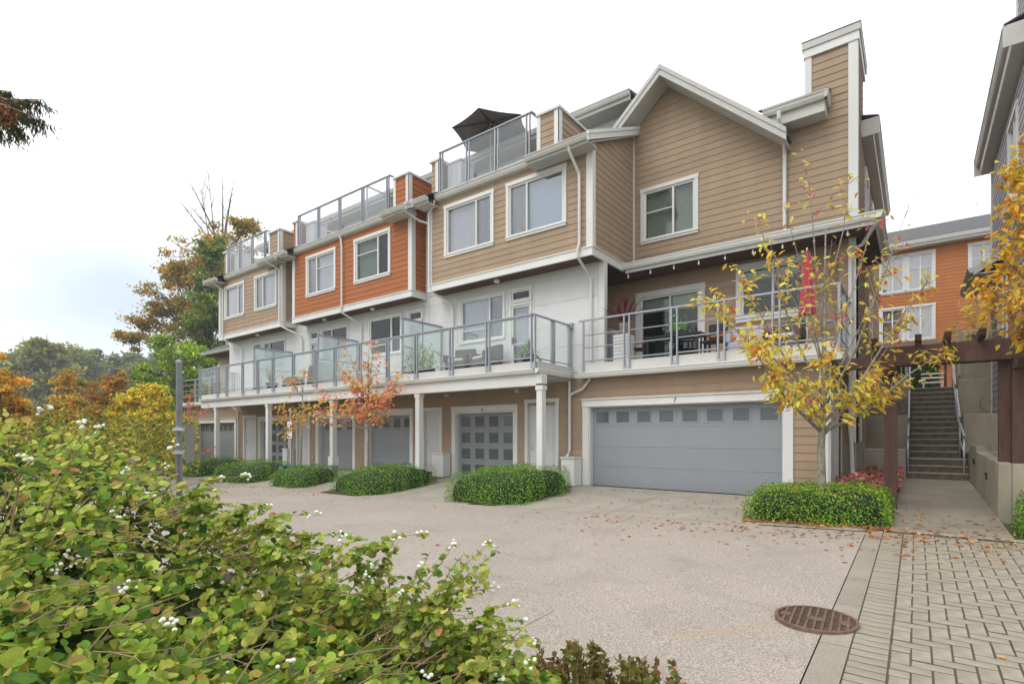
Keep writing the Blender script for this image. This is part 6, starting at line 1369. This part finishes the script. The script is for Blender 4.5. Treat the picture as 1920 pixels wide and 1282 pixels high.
V, F, C = leaves(np.array(P), np.array(N), rng.uniform(.05, .10, len(P)), np.array(C)*1.0, (LT_KITE[0]*np.array([.35, 1, 1]), LT_KITE[1]), np.array(D)); bulk('crown', V, F, C, 'leafattr', ce)
# small plants on the terrace: clipped evergreen and yellow shrub by the orange house
cy = PY(1833, 625, 27.5); eg = thing('clipped_evergreen', (cy.x, cy.y, TOPZ), 'dark green clipped evergreen in front of the orange house', 'shrub')
n = 4200; d = unit(rng.normal(size=(n, 3))); P = np.array((cy.x, cy.y, TOPZ+1.25))+d*np.array([.62, .6, 1.25])*(1-.1*np.abs(rng.normal(size=(n, 1)))); V, F, C = leaves(P, d+rng.normal(size=(n, 3))*.4, rng.uniform(.05, .11, n), pick([(.025, .07, .02, 3), (.04, .10, .025, 2)], n), LT_KITE); bulk('foliage', V, F, C, 'leafattr', eg)
MB().tube([(cy.x, cy.y, TOPZ-.05), (cy.x, cy.y, TOPZ+1.8)], .06, 6).build('trunk', 'bark_dark', eg)
MB().lathe((cy.x, cy.y, TOPZ+.1), [(.35, 0), (.55, .6), (.52, 1.5), (.3, 2.1), (.05, 2.25)], 12).build('inner_twigs', 'hedge_core', eg)
hp = PY(1740, 690, 25.5); dh = thing('evergreen_hedge', (hp.x, 27, TOPZ), 'dark green hedge closing the view at the top of the stairs', 'hedge')
n = 5200; P = np.stack([rng.uniform(-1.2, .72, n), 26.9-np.abs(rng.normal(0, .1, n)), rng.uniform(TOPZ, TOPZ+1.9, n)], 1); V, F, C = leaves(P, rng.normal(size=(n, 3))*.6+np.array([0, -1, .4]), rng.uniform(.06, .13, n), pick([(.03, .075, .018, 3), (.05, .11, .025, 2)], n), LT_KITE); bulk('foliage', V, F, C, 'leafattr', dh); MB().box(-1.2, .72, 26.9, 27.4, TOPZ, TOPZ+1.85).build('inner_twigs', 'hedge_core', dh)
mt = PY(1835, 590, 26); limbs = [(.5, PY(1790, 615, 26), .02, 1), (.6, PY(1815, 580, 26), .02, 1), (.6, PY(1845, 590, 26), .02, 1), (.5, PY(1800, 640, 25.6), .02, 1), (.9, PY(1825, 545, 26), .02, .8), (.55, PY(1860, 620, 26), .02, 1), (.4, PY(1775, 640, 25), .015, 1)]
small_tree('garden_maple', 'little olive and amber maple in front of the orange house', 'tree', (mt.x, 26, TOPZ), 3.2, .05, limbs, [(.30, .28, .04, 3), (.45, .28, .04, 2), (.18, .20, .03, 2)], .16, 4, LT_OVAL, nobj=120, clump=.4, twig=.5)
# ------------------------------------------------------------------ snowberry shrub in the foreground
BRIGHT = 1.35
SB = [(.20, .29, .035, 5), (.28, .36, .05, 5), (.13, .22, .035, 4), (.38, .41, .08, 2.5), (.44, .40, .09, 1.2), (.22, .20, .15, .3), (.36, .22, .08, .3), (.07, .14, .03, 2)]
sil_u = [-700, -300, 0, 150, 330, 420, 500, 600, 700, 800, 900, 960, 1000, 1040, 1090]
sil_v = [690, 740, 790, 818, 892, 960, 1005, 1060, 1105, 1150, 1190, 1222, 1250, 1285, 1330]
def top_v(u): return np.interp(u, sil_u, sil_v)
def shrub_t(u, v):
    tv = top_v(u); near = np.interp(u, [-300, 300, 800, 1100], [.95, 1.05, 1.35, 1.6]); far = np.interp(u, [-300, 100, 400, 700, 1000], [2.3, 2.5, 2.7, 2.3, 1.85])
    f = np.clip((v-tv)/np.maximum(1330-tv, 60), 0, 1)**.75; return far+(near-far)*f
sh_base = PT(300, 1300, 1.9); sh_base.z = ground(sh_base.x, sh_base.y)
sh = thing('snowberry_shrub', sh_base, 'sprawling green and yellow snowberry shrub with white berries at the roadside', 'shrub')
n = 25000
U = rng.uniform(-650, 1080, n); tvv = top_v(U); Vp = tvv+(1480-tvv)*rng.random(n)**1.0+rng.normal(0, 10, n)
tt = shrub_t(U, Vp)+np.abs(rng.normal(0, .16, n))-.02
a = (U-960)/1000; P = np.stack([tt*(CS*a-SN), tt*(SN*a+CS), EYE+tt*(816-Vp)/1000], 1)
gz = np.array([ground(x, y) for x, y in P[:, :2]]); gap = (np.sin(U*.021+1.3*np.sin(Vp*.017))*np.sin(Vp*.027+1.1*np.sin(U*.013))+.5*np.sin(U*.055+Vp*.03)*np.sin(Vp*.06-U*.02)) < -.38
ok = P[:, 2] > gz+.05; ok &= ~(gap & (rng.random(len(U)) < .85)); ok &= np.linalg.norm(P-np.array([0, 0, EYE]), axis=1) > .75
P, tt, U, Vp = P[ok], tt[ok], U[ok], Vp[ok]; n = len(P)
N = rng.normal(size=(n, 3))*.62+np.array([0, 0, .85])+np.array([SN, -CS, .15])*.25
sz = rng.uniform(.017, .041, n)*np.where(rng.random(n) < .07, 1.3, 1)
# leaves near the top edge are yellower than the ones deep in the bush
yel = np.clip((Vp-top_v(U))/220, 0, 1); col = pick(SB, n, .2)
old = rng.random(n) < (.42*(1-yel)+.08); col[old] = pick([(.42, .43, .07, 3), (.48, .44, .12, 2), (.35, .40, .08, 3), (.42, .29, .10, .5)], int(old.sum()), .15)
inside = (U > 0) & (U < 960) & (Vp < 1282); score = np.where(inside, sz/tt, 0); idx = np.argsort(-score); k = 295
h_ = k//2
for tp_, a0, a1 in ((LT_SNOW, 0, h_), (LT_SNOB, h_, k)):
    q_ = idx[a0:a1]; leaf_objects(leaf_mesh('leaf', tp_), P[q_], N[q_], sz[q_], col[q_], sh)
j = idx[k:]; hf = len(j)//2
V, F, C = leaves(P[j[:hf]], N[j[:hf]], sz[j[:hf]], col[j[:hf]], LT_SNOW); Vb, Fb, Cb = leaves(P[j[hf:]], N[j[hf:]], sz[j[hf:]], col[j[hf:]], LT_SNOB)
tag(bulk('foliage', np.concatenate([V, Vb]), np.concatenate([F, Fb+len(V)]), np.concatenate([C, Cb]), 'leafattr', sh), kind='stuff')
# deeper, sparser leaves that close the gaps
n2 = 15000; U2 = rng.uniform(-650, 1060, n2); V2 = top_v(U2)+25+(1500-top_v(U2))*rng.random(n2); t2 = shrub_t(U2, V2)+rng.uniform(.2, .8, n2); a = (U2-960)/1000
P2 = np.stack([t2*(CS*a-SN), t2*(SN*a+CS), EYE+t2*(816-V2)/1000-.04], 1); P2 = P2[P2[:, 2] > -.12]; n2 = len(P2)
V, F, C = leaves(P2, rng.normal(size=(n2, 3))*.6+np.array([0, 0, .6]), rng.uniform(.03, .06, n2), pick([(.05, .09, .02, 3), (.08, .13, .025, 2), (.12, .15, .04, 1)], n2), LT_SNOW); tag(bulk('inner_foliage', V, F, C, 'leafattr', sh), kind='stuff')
# stems: arching canes from the ground; sprays that stand out against the road
cane = MB(); BP = []; SP = []; SN_ = []; SS = []; SD = []
def spray(p0, p1, sag, leafs, lsz, r=.0018, berries=3):
    p0, p1 = Vector(p0), Vector(p1); m1 = p0.lerp(p1, .4)+Vector((random.gauss(0, .02), random.gauss(0, .02), sag)); m2 = p0.lerp(p1, .75)+Vector((random.gauss(0, .02), random.gauss(0, .02), sag*.7))
    pts = [p0, p0.lerp(m1, .5)+Vector((0, 0, sag*.3)), m1, m1.lerp(m2, .5)+Vector((0, 0, sag*.15)), m2, p1]; cane.tube(pts, [r*1.6, r*1.4, r*1.2, r, r*.7, r*.4], 5, cap=False)
    for k in range(leafs):
        f = .25+.75*(k+random.random()*.6)/leafs; q = along(pts, min(f, 1)); d = (p1-p0).normalized()
        for s in (-1, 1):
            if random.random() < .8: SP.append(tuple(q)); sd_ = d.cross(Vector((0, 0, 1)))*s; SD.append(tuple(sd_+d*.5+Vector((0, 0, random.gauss(0, .4))))); SN_.append((random.gauss(0, .5), random.gauss(0, .5), 1)); SS.append(lsz*random.uniform(.55, 1.1)*(1.15-.5*f))
    for k in range(berries): q = along(pts, random.uniform(.93, 1)); BP.append(q+Vector((random.gauss(0, .007), random.gauss(0, .007), random.gauss(0, .006))))
for (u0, v0, u1, v1, t) in ((700, 1210, 745, 1000, 1.75), (740, 1230, 855, 1015, 1.7), (760, 1230, 925, 1012, 1.65), (740, 1180, 930, 1100, 1.7), (600, 1080, 800, 1000, 1.8), (700, 1240, 985, 1160, 1.65), (640, 1140, 700, 1060, 1.9), (780, 1250, 1005, 1200, 1.6), (500, 1060, 640, 1000, 1.9), (420, 1040, 660, 1005, 1.9), (400, 1010, 510, 945, 2.0), (430, 1010, 600, 965, 2.0), (300, 960, 480, 955, 2.1), (330, 950, 420, 895, 2.2), (600, 1150, 760, 1110, 1.8), (850, 1280, 1000, 1240, 1.55), (820, 1240, 975, 1130, 1.6)):
    spray(PT(u0, v0, t), PT(u1, v1, t+random.uniform(-.1, .15)), .03, 17, .044, berries=5)
    for q_ in range(5): spray(PT(u0+random.uniform(-40, 40), v0+random.uniform(-10, 30), t+.05), PT(u1+random.uniform(-110, 15), v1+random.uniform(5, 90), t+random.uniform(-.1, .2)), .03, 14, .042, berries=random.choice([0]*9+[4]))
for (u0, v0, u1, v1, t) in ((0, 1000, 160, 790, 1.6), (0, 960, 90, 760, 1.5), (200, 960, 335, 835, 1.8), (80, 980, 190, 800, 1.7), (150, 940, 240, 880, 1.8), (240, 960, 480, 890, 1.9), (20, 1000, 60, 850, 1.3)):
    spray(PT(u0, v0, t), PT(u1, v1, t), .03, 6, .045, berries=5)
for k in range(300):
    u = random.uniform(-200, 960); v = float(top_v(u))+random.uniform(-18, 300); t = float(shrub_t(u, v))+random.uniform(0, .08); p1 = PT(u, v, t); p0 = PT(u+random.uniform(-160, 120), v+random.uniform(40, 200), t+random.uniform(.02, .2)); spray(p0, p1, random.uniform(0, .05), 7, .036, r=.0016, berries=random.choice([0]*11+[4]))
for k in range(60):
    u = random.uniform(-400, 980); v = float(top_v(u))+random.uniform(60, 300); p1 = PT(u, v, float(shrub_t(u, v))+.1); g = Vector((p1.x+random.gauss(0, .3), p1.y+random.gauss(0, .3), 0)); g.z = ground(g.x, g.y)-.03
    cane.tube([g, g.lerp(p1, .5)+Vector((0, 0, .15)), p1], [.006, .004, .003], 5, cap=False)
for k in range(110):
    u = random.uniform(-100, 940); v = float(top_v(u))+random.uniform(10, 430); t = float(shrub_t(u, v))-random.uniform(.0, .05); p0 = PT(u, v, t); an = random.gauss(0, .7); L_ = random.uniform(60, 190)
    p1 = PT(u+L_*math.cos(an), v-L_*math.sin(an)*.6-20, t+random.uniform(-.05, .12)); cane.tube([p0, p0.lerp(p1, .5)+Vector((0, 0, random.uniform(-.01, .03))), p1], [.0021, .0017, .0008], 5, cap=False)
cane.build('stems', 'stem', sh)
n = len(SP); V, F, C = leaves(np.array(SP), np.array(SN_), np.array(SS), pick(SB+[(.30, .36, .08, 6), (.38, .38, .09, 4)], n), LT_SNOB, np.array(SD)); tag(bulk('spray_leaves', V, F, C, 'leafattr', sh), kind='stuff')
bm = bmesh.new(); bmesh.ops.create_icosphere(bm, subdivisions=2, radius=1); bme = bpy.data.meshes.new('berry'); bm.to_mesh(bme); bm.free(); bme.materials.append(MATS['berry']); bme.polygons.foreach_set('use_smooth', [True]*len(bme.polygons))
for i in range(25):
    u = random.uniform(0, 960); v = float(top_v(u))+random.uniform(10, 420); 
    if v > 1275: continue
    c_ = PT(u, v, float(shrub_t(u, v))-.06)
    for _ in range(random.randint(2, 5)): BP.append(c_+Vector((random.gauss(0, .012), random.gauss(0, .012), random.gauss(0, .01))))
for p in BP[:295]:
    o = bpy.data.objects.new('berry', bme); s = random.uniform(.004, .0075); o.scale = (s, s, s*.92); o.location = p; link(o, sh)
# low bronze azalea at the bottom edge
az = PT(1150, 1290, 2.45); azb = thing('azalea_shrub', (az.x, az.y, ground(az.x, az.y)), 'low bronze and olive azalea beside the snowberry at the road edge', 'shrub')
P = []; D = []; stm = MB()
for i in range(280):
    u = random.uniform(950, 1320); tv = np.interp(u, [950, 1010, 1060, 1130, 1200, 1260, 1320], [1250, 1222, 1208, 1218, 1232, 1248, 1285])+random.gauss(0, 8); t = random.uniform(2.1, 2.8); v = tv+random.uniform(0, 120)
    p1 = PT(u, v, t); g = p1+Vector((random.gauss(0, .05), random.gauss(0, .05), -random.uniform(.15, .35))); stm.tube([g, g.lerp(p1, .5), p1], [.004, .003, .002], 4, cap=False)
    for k in range(34):
        f = random.uniform(.25, 1); P.append(tuple(g.lerp(p1, f))); D.append((random.gauss(0, 1), random.gauss(0, 1), random.uniform(.2, 1.6)))
n = len(P); V, F, C = leaves(np.array(P), rng.normal(size=(n, 3))+np.array([0, 0, .4]), rng.uniform(.022, .042, n), pick([(.17, .11, .035, 4), (.20, .17, .04, 4), (.14, .17, .04, 4), (.28, .09, .05, .6)], n), LT_OVAL, np.array(D)); bulk('foliage', V, F, C, 'leafattr', azb); stm.build('stems', 'stem', azb)
# verge bed under the shrub
vb = grid('verge', list(np.arange(-6, 0.6, .5)), list(np.arange(-1, 3.2, .4)), lambda x, y: ground(x, y)+.012 if (y < 2.9-.25*max(0, -x-1.2)*0) else ground(x, y)-.05, 'soil')
# power lines beyond the trees
PLAB = ['highest thin power line over the far wooded slope', 'second thin power line below the highest one', 'third thin power line over the far slope', 'lowest thin power line over the far wooded slope']
for i, v in enumerate((657, 664, 680, 686)):
    a_, b_ = PT(-300, v+6, 60), PT(420, v-6, 75); pw_ = MB().tube([a_.lerp(b_, k/12)-Vector((0, 0, 1.2*math.sin(math.pi*k/12))) for k in range(13)], .010, 5).build('power_line', 'pole'); tag(pw_, PLAB[i], 'power line', 'power lines')

# ------------------------------------------------------------------ thin autumn haze
if HAZE:
    hm_ = bpy.data.materials.new('haze'); hm_.use_nodes = True; nt = hm_.node_tree; nt.nodes.clear(); o_ = nt.nodes.new('ShaderNodeOutputMaterial'); pv = nt.nodes.new('ShaderNodeVolumePrincipled')
    pv.inputs['Color'].default_value = (.86, .92, 1, 1); pv.inputs['Density'].default_value = .0013; pv.inputs['Anisotropy'].default_value = 0.; lnk(nt, pv.outputs[0], o_.inputs['Volume']); MATS['haze'] = hm_
    hz_ = MB().box(-950, 950, -950, 950, -9, 26).build('haze', 'haze'); hz_['kind'] = 'stuff'; tag(hz_, 'thin pale autumn haze over the whole place', 'haze')
